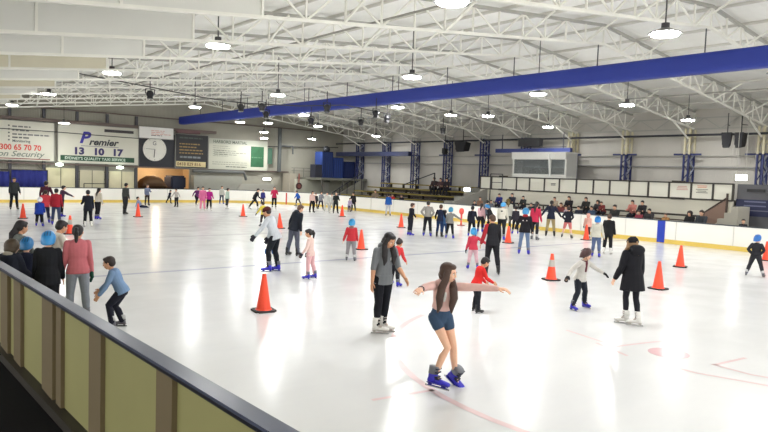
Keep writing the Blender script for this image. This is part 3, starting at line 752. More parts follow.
# wall framing on the end wall
bm = NB(); box(bm, (XL, 49.15, 5.5), (23, 49.5, 5.72)); box(bm, (XL, 49.3, 2.55), (30, 49.55, 2.66)); box(bm, (XL, 49.4, 6.42), (36, 49.55, 6.5))
meta(build('wall_end_beams', bm, paint(104, 90, 84)), 'brown horizontal steel beams across the end wall', kind='structure')
bm = NB()
for px_ in (10, 44, 77, 107, 136): 
    p = atY(px_, 175, 49.45); box(bm, (p.x - .09, 49.40, 0), (p.x + .09, 49.58, 6.4))
meta(build('wall_end_posts', bm, paint(74, 74, 80)), 'dark vertical posts of the end wall', kind='structure')
bm = NB()
for z in (1.55, 2.1): box(bm, (XL, 49.5, z), (16.8, 49.58, z + .06))
p0 = atY(35, 163, 49.45); p1 = atY(44, 171, 49.45); bar(bm, p0, p1, .07)
meta(build('wall_end_girts', bm, paint(120, 116, 104)), 'thin horizontal girts low on the end wall', kind='structure')
def door_(nm, pxa, pxb, pyt, label, col):
    a = atY(pxa, pyt, 49.5); b2 = atY(pxb, pyt, 49.5)
    bm = NB(); box(bm, (a.x, 49.48, 0), (b2.x, 49.58, a.z)); o = meta(build(nm, bm, paint(*col)), label, kind='structure')
    bm = NB(); xm = (a.x + b2.x) / 2; box(bm, (xm - .02, 49.46, 0), (xm + .02, 49.48, a.z)); build('seam', bm, paint(110, 106, 92), o)
door_('door_1', 46, 75, 167.5, 'cream double door in the end wall left of the snack opening', (222, 214, 178))
door_('door_2', 109, 134, 171, 'cream double door next to the lit opening', (220, 212, 180))
door_('door_3', 80, 104, 170, 'cream roller door in the end wall', (206, 200, 172))
# curtain
c = empty('blue_curtain', (0, 49.1, 0), 0, 'dark royal blue curtain hung low across the left of the end wall', 'curtain')
def curtain(xa, xb, z0, z1):
    b = NB(); n = int((xb - xa) / .07); fr = []; 
    for i in range(n + 1):
        x = xa + (xb - xa) * i / n; y = .06 * math.sin(i * 1.1) + .03 * math.sin(i * .37)
        fr.append((b.verts.new((x, y, z0)), b.verts.new((x, y, z1)), b.verts.new((x, y + .02, z1)), b.verts.new((x, y + .02, z0))))
    for p, q in zip(fr, fr[1:]):
        for k in range(4): b.faces.new((p[k], q[k], q[(k + 1) % 4], p[(k + 1) % 4]))
    b.faces.new(fr[0]); b.faces.new(fr[-1][::-1])
    return b
cm_ = paint(34, 42, 120, .8)
pc = [atY(q, 172, 49.1).x for q in (0, 9.5, 11.5, 47.5)]
build('curtain_panel', curtain(2.0, pc[1], .5, 2.0), cm_, c, True); build('curtain_panel', curtain(pc[2], pc[3], .5, 2.12), cm_, c, True)
b = NB(); tube(b, [(2.0, 0, 2.14), (pc[3], 0, 2.14)], .03, 8); tube(b, [(pc[3], .0, 0), (pc[3], .0, 2.14)], .03, 8); tube(b, [(2.0, .0, 0), (2.0, .0, 2.14)], .03, 8); build('curtain_rod', b, paint(60, 60, 60), c)
# barrier rail
pr0 = atY(84, 184, 48.6); pr1 = atY(107, 184, 48.6)
b = NB(); bar(b, (pr0.x, 48.6, 1.3), (pr1.x, 48.6, 1.3), .05); bar(b, (pr0.x, 48.6, 0), (pr0.x, 48.6, 1.3), .05); bar(b, (pr1.x, 48.6, 0), (pr1.x, 48.6, 1.3), .05); bar(b, (pr0.x, 48.6, .9), (pr1.x, 48.6, .9), .03)
meta(build('barrier_rail', b, paint(56, 56, 60)), 'low dark metal barrier rail behind the end boards', 'barrier')
# snack opening room
bm = NB(); box(bm, (16.0, 53.5, 0), (22, 53.6, 3)); box(bm, (15.9, YE + .12, 0), (16.0, 53.6, 3)); box(bm, (22, YE + .12, 0), (22.1, 53.6, 3)); box(bm, (15.9, YE + .12, 2.9), (22.1, 53.6, 3.0))
meta(build('wall_snack_room', bm, mat('warm_wall', srgb(226, 202, 164), .7)), 'warm lit room behind the opening in the end wall', kind='structure')
bm = NB(); box(bm, (15.9, YE, -.02), (22.1, 53.6, 0.02)); meta(build('floor_snack_room', bm, paint(120, 96, 70)), 'floor of the warm lit room', kind='structure')
ld = bpy.data.lights.new('room_lamp_light', 'POINT'); ld.energy = 110; ld.color = (1, .80, .56); ld.shadow_soft_size = .15
r = empty('ceiling_bulb', (19.0, 51.6, 2.75), 0, 'warm bulb inside the lit opening', 'lamp')
b = NB(); ell(b, (0, 0, 0), (.09, .09, .09)); build('bulb', b, mat('bulb', (1, .75, .45), .5, emit=12), r, True)
lo = bpy.data.objects.new('room_light', ld); link(lo, r); lo.location = (0, 0, -.25)
bm = NB()
secs = []
for x, h in ((0, .30), (.2, .7), (.6, .95), (1.1, 1.0), (1.6, .85), (1.85, .5), (1.95, .3)):
    secs.append((Vector((x, 0, h * .5)), Vector((0, .8, 0)), Vector((0, 0, h * .52))))
loft(bm, secs, 18)
o = build('covered_machine', bm, cloth(120, 96, 74), None, True); o.location = (17.4, 50.9, .96); meta(o, 'rounded machine under a brown cover inside the lit opening', 'machine')
b = NB(); box(b, (17.3, 50.1, 0), (19.3, 51.7, .95)); meta(build('plinth', b, paint(120, 90, 64)), 'low brown plinth under the covered machine in the lit opening', 'plinth')
r = empty('ice_resurfacer', (19.7, 50.2, 0), 0, 'dark blue resurfacing machine parked at the right of the lit opening', 'vehicle')
b = NB(); box(b, (0, 0, .95), (1.25, 1.6, 2.0)); bmesh.ops.bevel(b, geom=list(b.edges), offset=.12, segments=2, affect='EDGES'); build('tank', b, paint(34, 42, 66), r)
b = NB(); box(b, (-.1, -.1, .25), (1.45, 2.0, .95)); build('chassis', b, paint(44, 44, 50), r)
b = NB(); 
for x in (.2, 1.1):
    loft(b, [(Vector((x - .12, -.1, .25)), Vector((0, .25, 0)), Vector((0, 0, .25))), (Vector((x + .12, -.1, .25)), Vector((0, .25, 0)), Vector((0, 0, .25)))], 16)
build('wheel', b, paint(20, 20, 20), r)
# grey plain wall right of opening, angled concrete
pg0 = atY(193, 176, 48.9); pg1 = atY(241, 176, 48.9)
bm = NB(); box(bm, (pg0.x, 48.7, 0), (pg1.x, 49.3, 2.1)); meta(build('wall_grey_bay', bm, paint(150, 150, 140)), 'plain grey bay wall beside the lit opening', kind='structure')
bm = NB(); tube(bm, [(pg0.x, 48.8, 2.45), (pg1.x + .2, 48.8, 2.45), (pg1.x + .4, 48.8, 1.9)], .13, 10); meta(build('service_duct', bm, paint(96, 98, 96), None, True), 'grey service duct above the plain bay wall', 'duct')
pt = [atY(x, y, 48.5) for x, y in ((232, 191), (241, 184), (274, 184), (276, 192))]
bm = NB(); f = [bm.verts.new(p) for p in pt]; k = [bm.verts.new(p + Vector((0, .3, 0))) for p in pt]
bm.faces.new(f); bm.faces.new(k[::-1])
for i in range(4): bm.faces.new((f[i], k[i], k[(i + 1) % 4], f[(i + 1) % 4]))
for v in bm.verts:
    if v.co.z < 1.3: v.co.z = .0
meta(build('low_side_wall', bm, paint(166, 164, 154)), 'low grey wall with a sloping left end behind the far boards', 'low wall')
# corner block with hose reel, upper platform and blue boxes
pl = atY(300, 180, 48.0)
bm = NB(); box(bm, (pl.x - .4, 47.9, 0), (36, 49.5, 2.0)); meta(build('wall_corner_block', bm, paint(196, 196, 180)), 'pale low block in the far corner', kind='structure')
pa_ = atY(289, 177, 48.6)
bm = NB(); box(bm, (29.5, 48.3, 0), (30.2, 49.5, 2.5)); meta(build('wall_brick_pier', bm, paint(176, 168, 152)), 'pale pier beside the hose reel', kind='structure')
pd0 = atY(322, 185, 47.85); 
r = empty('service_door', (pd0.x, 47.88, 0), 0, 'narrow white door with a dark frame in the far corner block', 'door')
b = NB(); box(b, (0, -.03, 0), (.75, 0, 1.85)); build('door_leaf', b, paint(206, 206, 196), r)
b = NB(); box(b, (-.1, -.05, 0), (0, .0, 1.95)); box(b, (-.1, -.05, 1.85), (.85, 0, 1.97)); build('door_frame', b, paint(66, 68, 66), r)
p = atY(298.5, 186, 47.9)
r = empty('fire_hose_reel', (p.x, 47.84, p.z), 0, 'round red fire hose reel on the pale corner wall', 'hose reel')
b = NB(); 
for i in range(24):
    a0 = i * math.pi / 12; a1 = (i + 1) * math.pi / 12; bar(b, (.24 * math.cos(a0), 0, .24 * math.sin(a0)), (.24 * math.cos(a1), 0, .24 * math.sin(a1)), .1, .12, Vector((0, 1, 0)))
build('hose', b, paint(70, 44, 44), r)
b = NB(); loft(b, [(Vector((0, -.03, 0)), Vector((.2, 0, 0)), Vector((0, 0, .2))), (Vector((0, .03, 0)), Vector((.2, 0, 0)), Vector((0, 0, .2)))], 20); build('reel_disc', b, paint(140, 84, 78), r)
b = NB(); box(b, (-.04, -.02, .3), (.04, .03, 1.1)); build('red_pipe', b, paint(160, 80, 72), r)
pf = atY(330, 178, 48)
bm = NB(); box(bm, (31.0, 45.6, 2.02), (36, 49.5, 2.22)); meta(build('floor_platform', bm, paint(120, 120, 110)), 'raised corner platform carrying the blue lockers', kind='structure')
bm = NB()
for x in (31.2, 33.4, 35.6): box(bm, (x - .06, 45.7, 0), (x + .06, 45.82, 2.02))
meta(build('floor_platform_posts', bm, paint(96, 96, 90)), 'posts under the corner platform', kind='structure')
for k, (xa, xb, yt, yb2, col, w) in enumerate(((322.5, 333, 152, 174.5, (34, 58, 120), 'tall left'), (333.5, 343.5, 158, 176, (38, 64, 132), 'middle'), (345, 355, 162, 177, (28, 44, 96), 'low right'))):
    a = atY(xa, yt, 46.8); b2 = atY(xb, yb2, 46.8)
    r = empty('blue_crate', (a.x, 46.8, 2.22), 0, '%s one of the big blue plastic boxes on the corner platform' % w, 'box', 'big blue boxes on the corner platform')
    h = a.z - 2.22; w_ = b2.x - a.x
    b = NB(); box(b, (0, 0, 0), (w_, 1.2, h)); bmesh.ops.bevel(b, geom=list(b.edges), offset=.05, segments=2, affect='EDGES'); build('box_body', b, paint(*col), r)
    b = NB()
    for i in range(5): box(b, (w_ * (i + .3) / 5, -.03, .1), (w_ * (i + .6) / 5, 0, h - .1))
    build('rib', b, paint(*[int(c * .85) for c in col]), r)
    b = NB(); box(b, (.02, .02, h), (w_ - .02, 1.18, h + .06)); build('lid', b, paint(*[int(c * .6) for c in col]), r)
p = atY(318, 172, 46.6)
b = NB(); box(b, (p.x - .35, 46.5, 2.22), (p.x + .35, 47.3, 3.35)); meta(build('dark_cabinet', b, paint(50, 52, 66)), 'dark low cabinet left of the blue boxes', 'cabinet')
b = NB(); ell(b, (atY(328.5, 150, 46.9).x, 47.2, atY(328.5, 150, 47.2).z), (.32, .3, .35)); meta(build('black_drum', b, paint(26, 28, 36), None, True), 'black round drum on top of the tall blue box', 'drum')
# rail of platform and stair rail
bm = NB()
for a_, b_ in (((35.8, 45.4, 2.9), (31.5, 45.4, 2.9)),): pass
q0 = atY(332, 193, 45); q1 = atY(362, 173, 45)
bar(bm, q0, q1, .07); 
for t in (0, .25, .5, .75, 1):
    p = q0.lerp(q1, t); bar(bm, (p.x, p.y, .0), p, .05)
meta(build('stair_handrail', bm, paint(52, 52, 56)), 'sloping dark handrail rising to the corner platform', 'handrail')
bm = NB(); q0 = atY(334, 196, 45.4); q1 = atY(362, 180, 45.4)
v = [(q0.x, q0.z), (q1.x, q1.z), (q1.x, 0), (q0.x, 0)]
f = [bm.verts.new((x, 45.3, z)) for x, z in v]; k = [bm.verts.new((x, 45.5, z)) for x, z in v]
bm.faces.new(f); bm.faces.new(k[::-1])
for i in range(4): bm.faces.new((f[i], k[i], k[(i + 1) % 4], f[(i + 1) % 4]))
meta(build('stair_wall', bm, paint(140, 138, 126)), 'grey wall under the sloping handrail', 'stairs')
# upper walkway rail on the end right part and conduit
bm = NB(); 
for z in (2.75, 3.0): bar(bm, (atY(288, 170, 49).x, 48.4, z), (atY(318, 170, 49).x, 48.4, z), .05)
for x in (30.0, 31.0, 32.0): bar(bm, (x, 48.4, 2.1), (x, 48.4, 3.0), .05)
meta(build('platform_rail', bm, paint(120, 120, 112)), 'thin grey guard rail above the pale corner block', 'handrail')
bm = NB(); bar(bm, (28.9, 49.1, 2.6), (28.9, 49.1, 6.4), .25); bar(bm, (28.9, 49.0, 4.9), (30.2, 49.0, 4.9), .1); bar(bm, (30.2, 49.0, 4.9), (30.2, 49.0, 4.2), .1)
meta(build('vertical_duct', bm, paint(88, 92, 92)), 'dark vertical duct on the end wall right of the banners', 'duct')
q = atX(400, 152, 35.2)
bm = NB(); box(bm, (34.9, 38.9, 4.25), (35.2, 49.0, 4.62)); meta(build('dark_blue_beam', bm, paint(44, 50, 82)), 'dark blue beam across the far lattice columns', 'beam')
# ================================================================== PEOPLE
SKIN = {'l': (226, 180, 152), 'm': (198, 148, 116), 'd': (140, 98, 74)}
HAIR = {'black': (30, 26, 28), 'brown': (74, 52, 40), 'dark': (44, 34, 32), 'light': (138, 104, 72), 'grey': (120, 112, 106), 'auburn': (104, 62, 40)}
def hair_m(c): return mat('hair', srgb(*HAIR[c]) if isinstance(c, str) else srgb(*c), .5, 0, .25, 40, spec=.4)
def skin_m(c): return mat('skin', srgb(*SKIN[c]), .5, 0, .05, 8, spec=.35)

def skate_set(kind):
    """unit skate for a 26 cm foot; origin at the ankle joint, toe toward +y, blade bottom at z=-.145"""
    if kind == 'blue': shell, cuff, det = (50, 44, 190), (110, 112, 120), (36, 36, 60)
    elif kind == 'white': shell, cuff, det = (226, 224, 220), (232, 230, 226), (178, 172, 166)
    elif kind == 'grey': shell, cuff, det = (98, 98, 106), (190, 190, 190), (60, 60, 66)
    else: shell, cuff, det = (26, 26, 30), (34, 34, 38), (60, 60, 60)
    out = []
    b = NB()
    V = Vector
    loft(b, [(V((0, -.075, -.055)), V((.020, 0, 0)), V((0, 0, .028))), (V((0, -.06, -.045)), V((.034, 0, 0)), V((0, 0, .042))), (V((0, 0, -.045)), V((.040, 0, 0)), V((0, 0, .048))),
             (V((0, .07, -.058)), V((.044, 0, 0)), V((0, 0, .036))), (V((0, .14, -.062)), V((.046, 0, 0)), V((0, 0, .030))), (V((0, .185, -.066)), V((.034, 0, 0)), V((0, 0, .022))), (V((0, .20, -.068)), V((.014, 0, 0)), V((0, 0, .010)))], 14)
    loft(b, [(V((0, -.012, -.06)), V((.046, 0, 0)), V((0, .060, 0))), (V((0, -.018, .0)), V((.046, 0, 0)), V((0, .056, 0))), (V((0, -.018, .04)), V((.049, 0, 0)), V((0, .058, 0)))], 14)
    out.append(('boot', b, mat('boot', srgb(*shell), .35, 0, .05, 6)))
    b = NB(); loft(b, [(V((0, -.018, .03)), V((.051, 0, 0)), V((0, .060, 0))), (V((0, -.014, .09)), V((.054, 0, 0)), V((0, .062, 0))), (V((0, -.010, .13)), V((.058, 0, 0)), V((0, .066, 0)))], 14)
    out.append(('cuff', b, mat('boot', srgb(*cuff), .5, 0, .05, 6)))
    b = NB()
    for z in (.0, .06, .105): box(b, (-.054, .02, z - .008), (.054, .056, z + .008))
    box(b, (-.043, .03, -.03), (.043, .075, -.016))
    out.append(('buckle' if kind in ('blue', 'grey') else 'lace', b, mat('boot', srgb(*det), .5, 0, .05, 6)))
    b = NB(); box(b, (-.036, -.075, -.094), (.036, .19, -.084)); box(b, (-.016, -.06, -.125), (.016, -.02, -.09)); box(b, (-.016, .10, -.125), (.016, .15, -.09)); box(b, (-.012, -.07, -.128), (.012, .18, -.118))
    out.append(('blade_holder', b, mat('boot', srgb(*(det if kind != 'blue' else (40, 38, 150))), .5, 0, .05, 6)))
    b = NB(); box(b, (-.003, -.10, -.145), (.003, .20, -.120)); out.append(('blade', b, mat('steel', (.45, .46, .48), .3, .9)))
    res = []
    for nm, b, m in out:
        bmesh.ops.recalc_face_normals(b, faces=b.faces); me = bpy.data.meshes.new(nm); b.to_mesh(me); b.free(); me.materials.append(m); me.shade_smooth() if nm in ('boot', 'cuff') else None; res.append((nm, me))
    return res
SK = {k: skate_set(k) for k in ('blue', 'white', 'black', 'grey')}
def shoe_set():
    V = Vector; b = NB()
    loft(b, [(V((0, -.07, -.05)), V((.026, 0, 0)), V((0, 0, .03))), (V((0, 0, -.045)), V((.040, 0, 0)), V((0, 0, .045))), (V((0, .10, -.058)), V((.044, 0, 0)), V((0, 0, .030))), (V((0, .18, -.064)), V((.03, 0, 0)), V((0, 0, .018)))], 12)
    loft(b, [(V((0, -.01, -.06)), V((.044, 0, 0)), V((0, .055, 0))), (V((0, -.012, .03)), V((.044, 0, 0)), V((0, .052, 0)))], 12)
    bmesh.ops.recalc_face_normals(b, faces=b.faces); me = bpy.data.meshes.new('shoe'); b.to_mesh(me); b.free(); me.materials.append(cloth(50, 48, 50)); me.shade_smooth(); return me
SHOE = shoe_set()

def RX(a): return Matrix.Rotation(a, 3, 'X')
def RY(a): return Matrix.Rotation(a, 3, 'Y')
def RZ(a): return Matrix.Rotation(a, 3, 'Z')

def skeleton(H, ps, skating=True, girth=1.0):
    k = max(0.0, min(1.0, (1.62 - H) / .6))
    J = {}
    hh = H * (.139 + .038 * k)
    leg = H * (.515 - .04 * k); th = leg * .475; sh = leg * .44
    lk = ps.get('legk', 1.0); th *= lk; sh *= lk
    foot = H * .155 / .26
    ank = (.145 if skating else .085) * foot
    tl = H * (.292 - .004 * k) * (2 - lk)
    sw = H * (.098 - .004 * k) * (1 if girth > .97 else .94); hw = H * .052
    Rt = RZ(R(ps.get('twist', 0))) @ RY(R(ps.get('side', 0))) @ RX(R(-ps.get('lean', 3)))
    J['Rt'] = Rt
    for s, nm in ((1, 'R'), (-1, 'L')):
        fl, ab, kn, tr = (list(ps.get('leg' + nm, (0, 4, 3))) + [0])[:4]
        hip = Vector((s * hw, 0, 0)); Rh = RZ(R(-s * tr)) @ RY(R(-s * ab)) @ RX(R(fl))
        knee = hip + Rh @ Vector((0, 0, -th)); Rk = Rh @ RX(R(-kn)); an = knee + Rk @ Vector((0, 0, -sh))
        J['hip' + nm] = hip; J['knee' + nm] = knee; J['ank' + nm] = an; J['Rk' + nm] = Rk
        J['toe' + nm] = ps.get('toe' + nm, 8) + tr
        shd = Rt @ Vector((s * sw, 0, tl * .925)); af, aa, ae, at = (list(ps.get('arm' + nm, (0, 8, 12))) + [0])[:4]
        Ra = Rt @ RY(R(-s * aa)) @ RX(R(af)) @ RZ(R(-s * at))
        elb = shd + Ra @ Vector((0, 0, -H * .168)); Re = Ra @ RX(R(ae)); wr_ = elb + Re @ Vector((0, 0, -H * .142))
        J['sh' + nm] = shd; J['el' + nm] = elb; J['wr' + nm] = wr_; J['Re' + nm] = Re; J['Ra' + nm] = Ra
    hl = ps.get('lean', 3) * .45
    Rn = RZ(R(ps.get('twist', 0))) @ RY(R(ps.get('side', 0) * .5)) @ RX(R(-hl))
    Rhd = Rn @ RZ(R(-ps.get('hyaw', 0))) @ RX(R(-ps.get('hpitch', 5)))
    nb = Rt @ Vector((0, 0, tl)); hc = nb + Rn @ Vector((0, hh * .11, hh * .20)) + Rhd @ Vector((0, hh * .04, hh * .46))
    J['neck'] = nb; J['head'] = hc; J['Rhd'] = Rhd
    if ps.get('sit'):
        dz = H * .062; mx = 0; my = 0
    elif ps.get('down'):
        dz = H * .075; mx = my = 0
    else:
        low = min(J['ankL'].z, J['ankR'].z); dz = ank - low
        mx = (J['ankL'].x + J['ankR'].x) / 2; my = (J['ankL'].y + J['ankR'].y) / 2
    off = Vector((-mx, -my, dz))
    for q in list(J):
        if isinstance(J[q], Vector): J[q] = J[q] + off
    J['pel'] = off; J['top'] = J['head'] + Vector((0, 0, hh * .52)); J['hh'] = hh; J['k'] = k; J['foot'] = foot; J['tl'] = tl; J['ank_h'] = ank
    return J

def person(pos, H, yaw, ps, c, label, vox, lod, group=None, skating=True):
    J = skeleton(H, ps, skating, c.get('g', 1)); hh = J['hh']; g = c.get('g', 1.0); Rt = J['Rt']; P = J['pel']
    root = empty('person', pos, yaw, label, 'person', group)
    g = g * (1 + .10 * J['k'])
    e = lambda v: Vector(v)
    X_, Y_ = Rt @ e((1, 0, 0)), Rt @ e((0, 1, 0))
    def trunk(b, inf=0.0, z0=-.055, z1=.30, sc=1.0):
        prof = [(-.055, .058, .048, 0), (-.03, .084, .060, -.004), (.02, .088, .064, -.006), (.075, .076, .056, 0), (.115, .070, .052, .004), (.17, .079, .058, .004), (.225, .087, .060, .002), (.262, .086, .054, -.002), (.284, .074, .044, -.006), (.300, .046, .036, -.004)]
        secs = []
        for z, rx, ry, yo in prof:
            if z < z0 - .001 or z > z1 + .001: continue
            secs.append((P + Rt @ e((0, yo * H, z * H)), X_ * (rx * H * g + inf), Y_ * (ry * H * g + inf)))
        f = secs[0]; l = secs[-1]; dn = Rt @ e((0, 0, -1))
        secs = [(f[0] + dn * (.012 * H + inf * .5), f[1] * .7, f[2] * .7)] + secs + [(l[0] - dn * (.008 * H + inf * .5), l[1] * .6, l[2] * .6)]
        loft(b, secs, 16)
    rA = [.031, .029, .0235, .025, .0165]
    def arm(b, s, inf=0.0, upto=1.0):
        a, el, w = J['sh' + s], J['el' + s], J['wr' + s]
        pts = [a, a.lerp(el, .5), el, el.lerp(w, .3), w]; rs = [r * H * g + inf for r in rA]
        if upto < 1:
            L_ = [0, .27, .54, .68, 1]; out = []; ro = []
            for i, t in enumerate(L_):
                if t <= upto + .01: out.append(pts[i]); ro.append(rs[i])
                else:
                    f = (upto - L_[i - 1]) / (t - L_[i - 1])
                    if f > .05: out.append(pts[i - 1].lerp(pts[i], f)); ro.append(rs[i - 1] + (rs[i] - rs[i - 1]) * f)
                    break
            pts, rs = out, ro
        tube(b, pts, rs, 12)
    rL = [.056, .051, .037, .038, .024]; gl_ = c.get('gl', c.get('g', 1.0)) * (1 + .10 * J['k'])
    def legt(b, s, inf=0.0, upto=1.0, flare=0.0):
        h, kn, an = J['hip' + s], J['knee' + s], J['ank' + s]
        h = h + Vector((0, 0, -.005 * H))
        pts = [h, h.lerp(kn, .4), kn, kn.lerp(an, .32), an]; rs = [r * H * gl_ + inf for r in rL]; rs[-1] += flare
        cb = -(J['Rk' + s] @ Vector((0, 1, 0))) * .008 * H
        pts[3] = pts[3] + cb
        if upto < 1:
            L_ = [0, .2, .5, .66, 1]; out = []; ro = []
            for i, t in enumerate(L_):
                if t <= upto + .01: out.append(pts[i]); ro.append(rs[i])
                else:
                    f = (upto - L_[i - 1]) / (t - L_[i - 1])
                    if f > .05: out.append(pts[i - 1].lerp(pts[i], f)); ro.append(rs[i - 1] + (rs[i] - rs[i - 1]) * f)
                    break
            pts, rs = out, ro
        tube(b, pts, rs, 12)
    Rh = J['Rhd']; hc = J['head']
    def hd(v): return hc + Rh @ (Vector(v) * hh)
    def hell(b, cc, r, n=14, m=9): ell(b, hd(cc), [q * hh for q in r], Rh, n, m)
    # ---- body
    b = NB(); trunk(b)
    for s in 'LR':
        arm(b, s); legt(b, s)
        # foot inside the boot
        pf = ps.get('fp' + s, -min(35, max(0, (J['ank' + s].z - J['ank_h']) / H * 220)) if not ps.get('sit') else 0)
        fm = RZ(R(-(1 if s == 'R' else -1) * J['toe' + s])) @ RX(R(pf)); fd = fm @ Vector((0, 1, 0)) * H; fu = fm @ Vector((0, 0, 1)) * H
        an = J['ank' + s]; tube(b, [an - fu * .008, an + fd * .045 - fu * .028, an + fd * .085 - fu * .036], [.019 * H, .015 * H, .010 * H], 10)
        # hand
        Re = J['Re' + s]; w = J['wr' + s]; sg = 1 if s == 'R' else -1
        def hp(x, y, z): return w + Re @ Vector((x * H, y * H, -z * H))
        hk = 1 + .1 * J['k']
        b2 = b
        # palm: broad along local y (thumb side toward +y)
        secs = []
        for z, ry, rx in ((-.004, .015, .013), (.012, .019, .012), (.032, .024, .011), (.050, .023, .009), (.056, .017, .006)):
            secs.append((hp(0, 0, z), Re @ Vector((rx * H * hk, 0, 0)), Re @ Vector((0, ry * H * hk, 0))))
        loft(b2, secs, 10)
        if lod < 3:
            fr = max(.0048 * H, .0078 if lod else .0062)
            cu = .011 * (1.6 if ps.get('fist') else .8)
            for fi, (yy, ln) in enumerate(((.0185, .040), (.0065, .046), (-.0055, .042), (-.0175, .033))):
                tube(b2, [hp(0, yy * .8, .040), hp(-sg * .001, yy * 1.05, .056), hp(-sg * cu * .6, yy * 1.15, .056 + ln * .5), hp(-sg * cu * 1.7, yy * 1.18, .056 + ln * .95)], [fr * 1.1, fr * 1.1, fr, fr * .85], 8)
            tube(b2, [hp(0, .014, .014), hp(-sg * .004, .030, .026), hp(-sg * .008, .038, .042), hp(-sg * .010, .040, .054)], [fr * 1.3, fr * 1.3, fr * 1.15, fr * .9], 8)
    nk = J['neck']
    tube(b, [nk + Vector((0, 0, -.03 * H)), nk.lerp(hc, .35), hd((0, -.10, -.22))], [.036 * H * g, .030 * H * g, .030 * H * g], 12)
    hell(b, (0, -.06, .14), (.355, .42, .37)); hell(b, (0, .06, -.10), (.31, .34, .34)); hell(b, (0, .12, -.30), (.21, .24, .19))
    hell(b, (0, .40, -.06), (.045, .07, .10), 8, 6); hell(b, (0, .43, -.12), (.06, .06, .045), 8, 6)
    hell(b, (-.155, .27, -.13), (.12, .11, .10), 8, 6); hell(b, (.155, .27, -.13), (.12, .11, .10), 8, 6)
    hell(b, (0, .345, .09), (.20, .06, .045), 10, 6)
    hell(b, (0, .33, -.27), (.10, .08, .05), 8, 6)
    for s in (-1, 1): hell(b, (s * .355, -.02, -.03), (.035, .075, .11), 8, 6)
    skm = skin_m(c.get('skin', 'l'))
    body = blob('body', b, skm, root, vox)
    # ---- face
    if lod < 3:
        for s in (-1, 1):
            b = NB(); ell(b, hd((s * .135, .335, .015)), [q * hh for q in (.062, .045, .036)], Rh, 10, 6)
            ey = build('eye', b, paint(232, 228, 224, .3), root, True)
            if lod < 2:
                b = NB(); ell(b, hd((s * .135, .368, .015)), [q * hh for q in (.030, .018, .030)], Rh, 8, 6); build('iris', b, paint(48, 34, 28, .3), ey, True)
                b = NB(); tube(b, [hd((s * .06, .378, .095)), hd((s * .14, .385, .12)), hd((s * .215, .335, .095))], [.012 * hh, .018 * hh, .010 * hh], 6); build('eyebrow', b, hair_m(c.get('hair', ('', 'dark'))[1]), root, True)
        b = NB(); ell(b, hd((0, .375, -.255)), [q * hh for q in (.10, .04, .022)], Rh, 10, 6); ell(b, hd((0, .372, -.285)), [q * hh for q in (.085, .04, .022)], Rh, 10, 6); build('mouth', b, mat('lips', srgb(176, 96, 92), .45), root, True)
    # ---- trousers
    inf = c.get('inf', .0065)
    bt = c.get('bottom', ((40, 40, 46), 1.0))
    if bt:
        b = NB(); trunk(b, inf * 1.05, -.055, .075)
        for s in 'LR': legt(b, s, inf * (1 if bt[1] > .4 else 1.5), bt[1] * (1 if bt[1] > .9 else .97), bt[2] if len(bt) > 2 else 0)
        nm = 'trousers' if bt[1] > .6 else 'shorts'
        blob(nm, b, cloth(*bt[0]), root, max(vox, .009))
        if len(bt) > 3:
            b = NB()
            for s in 'LR': 
                kn = J['knee' + s]; ell(b, kn + J['Rk' + s] @ Vector((0, .028 * H, 0)), (.034 * H, .026 * H, .045 * H))
            build('knee_pads', b, cloth(*bt[3]), root, True)
    # ---- top
    tp = c['top']; hem = tp.get('hem', -.03); ti = tp.get('inf', .020)
    b = NB()
    trunk(b, ti, max(.02 if hem <= -.03 else -.055, hem), .300)
    if hem <= -.03:
        secs = []
        for t in (0, .35, .7, 1.0):
            z = .03 + (hem - .03) * t; fl = tp.get('flare', .012) * t
            cz = Rt @ Vector((0, 0, z * H)) if not tp.get('plumb') else Vector((0, 0, z * H)); mid = ((J['kneeL'] + J['kneeR']) / 2 - P); mid.z = 0; mid *= min(1, abs(hem) * 6)
            secs.append((P + cz + mid * t * .45 + Vector((0, -.003 * H, 0)), X_ * (.089 * H * g + ti + fl * H), Y_ * (.066 * H * g + ti + fl * H)))
        secs.append((secs[-1][0] + Vector((0, 0, -.005 * H)), secs[-1][1] * .93, secs[-1][2] * .93))
        loft(b, secs, 16)
    sl = tp.get('sleeve', 1.0)
    if sl > 0 and not tp.get('arms'):
        for s in 'LR': arm(b, s, ti * .48, sl * .985)
    nmk = tp.get('name', 'jacket')
    blob(nmk, b, cloth(*tp['col']), root, max(vox, .009))
    if tp.get('arms'):
        for s in 'LR':
            ac = tp['arms'][s] if isinstance(tp['arms'], dict) else tp['arms']
            b = NB(); arm(b, s, ti * .50, sl * .985); blob('sleeve', b, cloth(*ac), root, max(vox, .009))
    # collar ring
    cn = nk + Vector((0, 0, .002 * H))
    b = NB(); ax = (hc - nk).normalized()
    loft(b, [(cn - ax * .02 * H, X_ * (.044 * H * g + ti * .5), Y_ * (.040 * H * g + ti * .5)), (cn + ax * .012 * H, X_ * (.037 * H * g + ti * .3), Y_ * (.035 * H * g + ti * .3))], 14)
    build('collar', b, cloth(*tp.get('collar', tp['col'])), root, True)
    if tp.get('hood'):
        u_ = tp.get('hoodsize', 1.0) * H
        b = NB(); ell(b, nk + Rt @ Vector((0, -.050 * u_, .012 * u_)), (.062 * u_, .036 * u_, .042 * u_), Rt); ell(b, nk + Rt @ Vector((0, -.035 * u_, .03 * u_)), (.056 * u_, .038 * u_, .025 * u_), Rt)
        blob('hood', b, cloth(*(tp['hood'] if isinstance(tp['hood'], tuple) else tp['col'])), root, max(vox, .009))
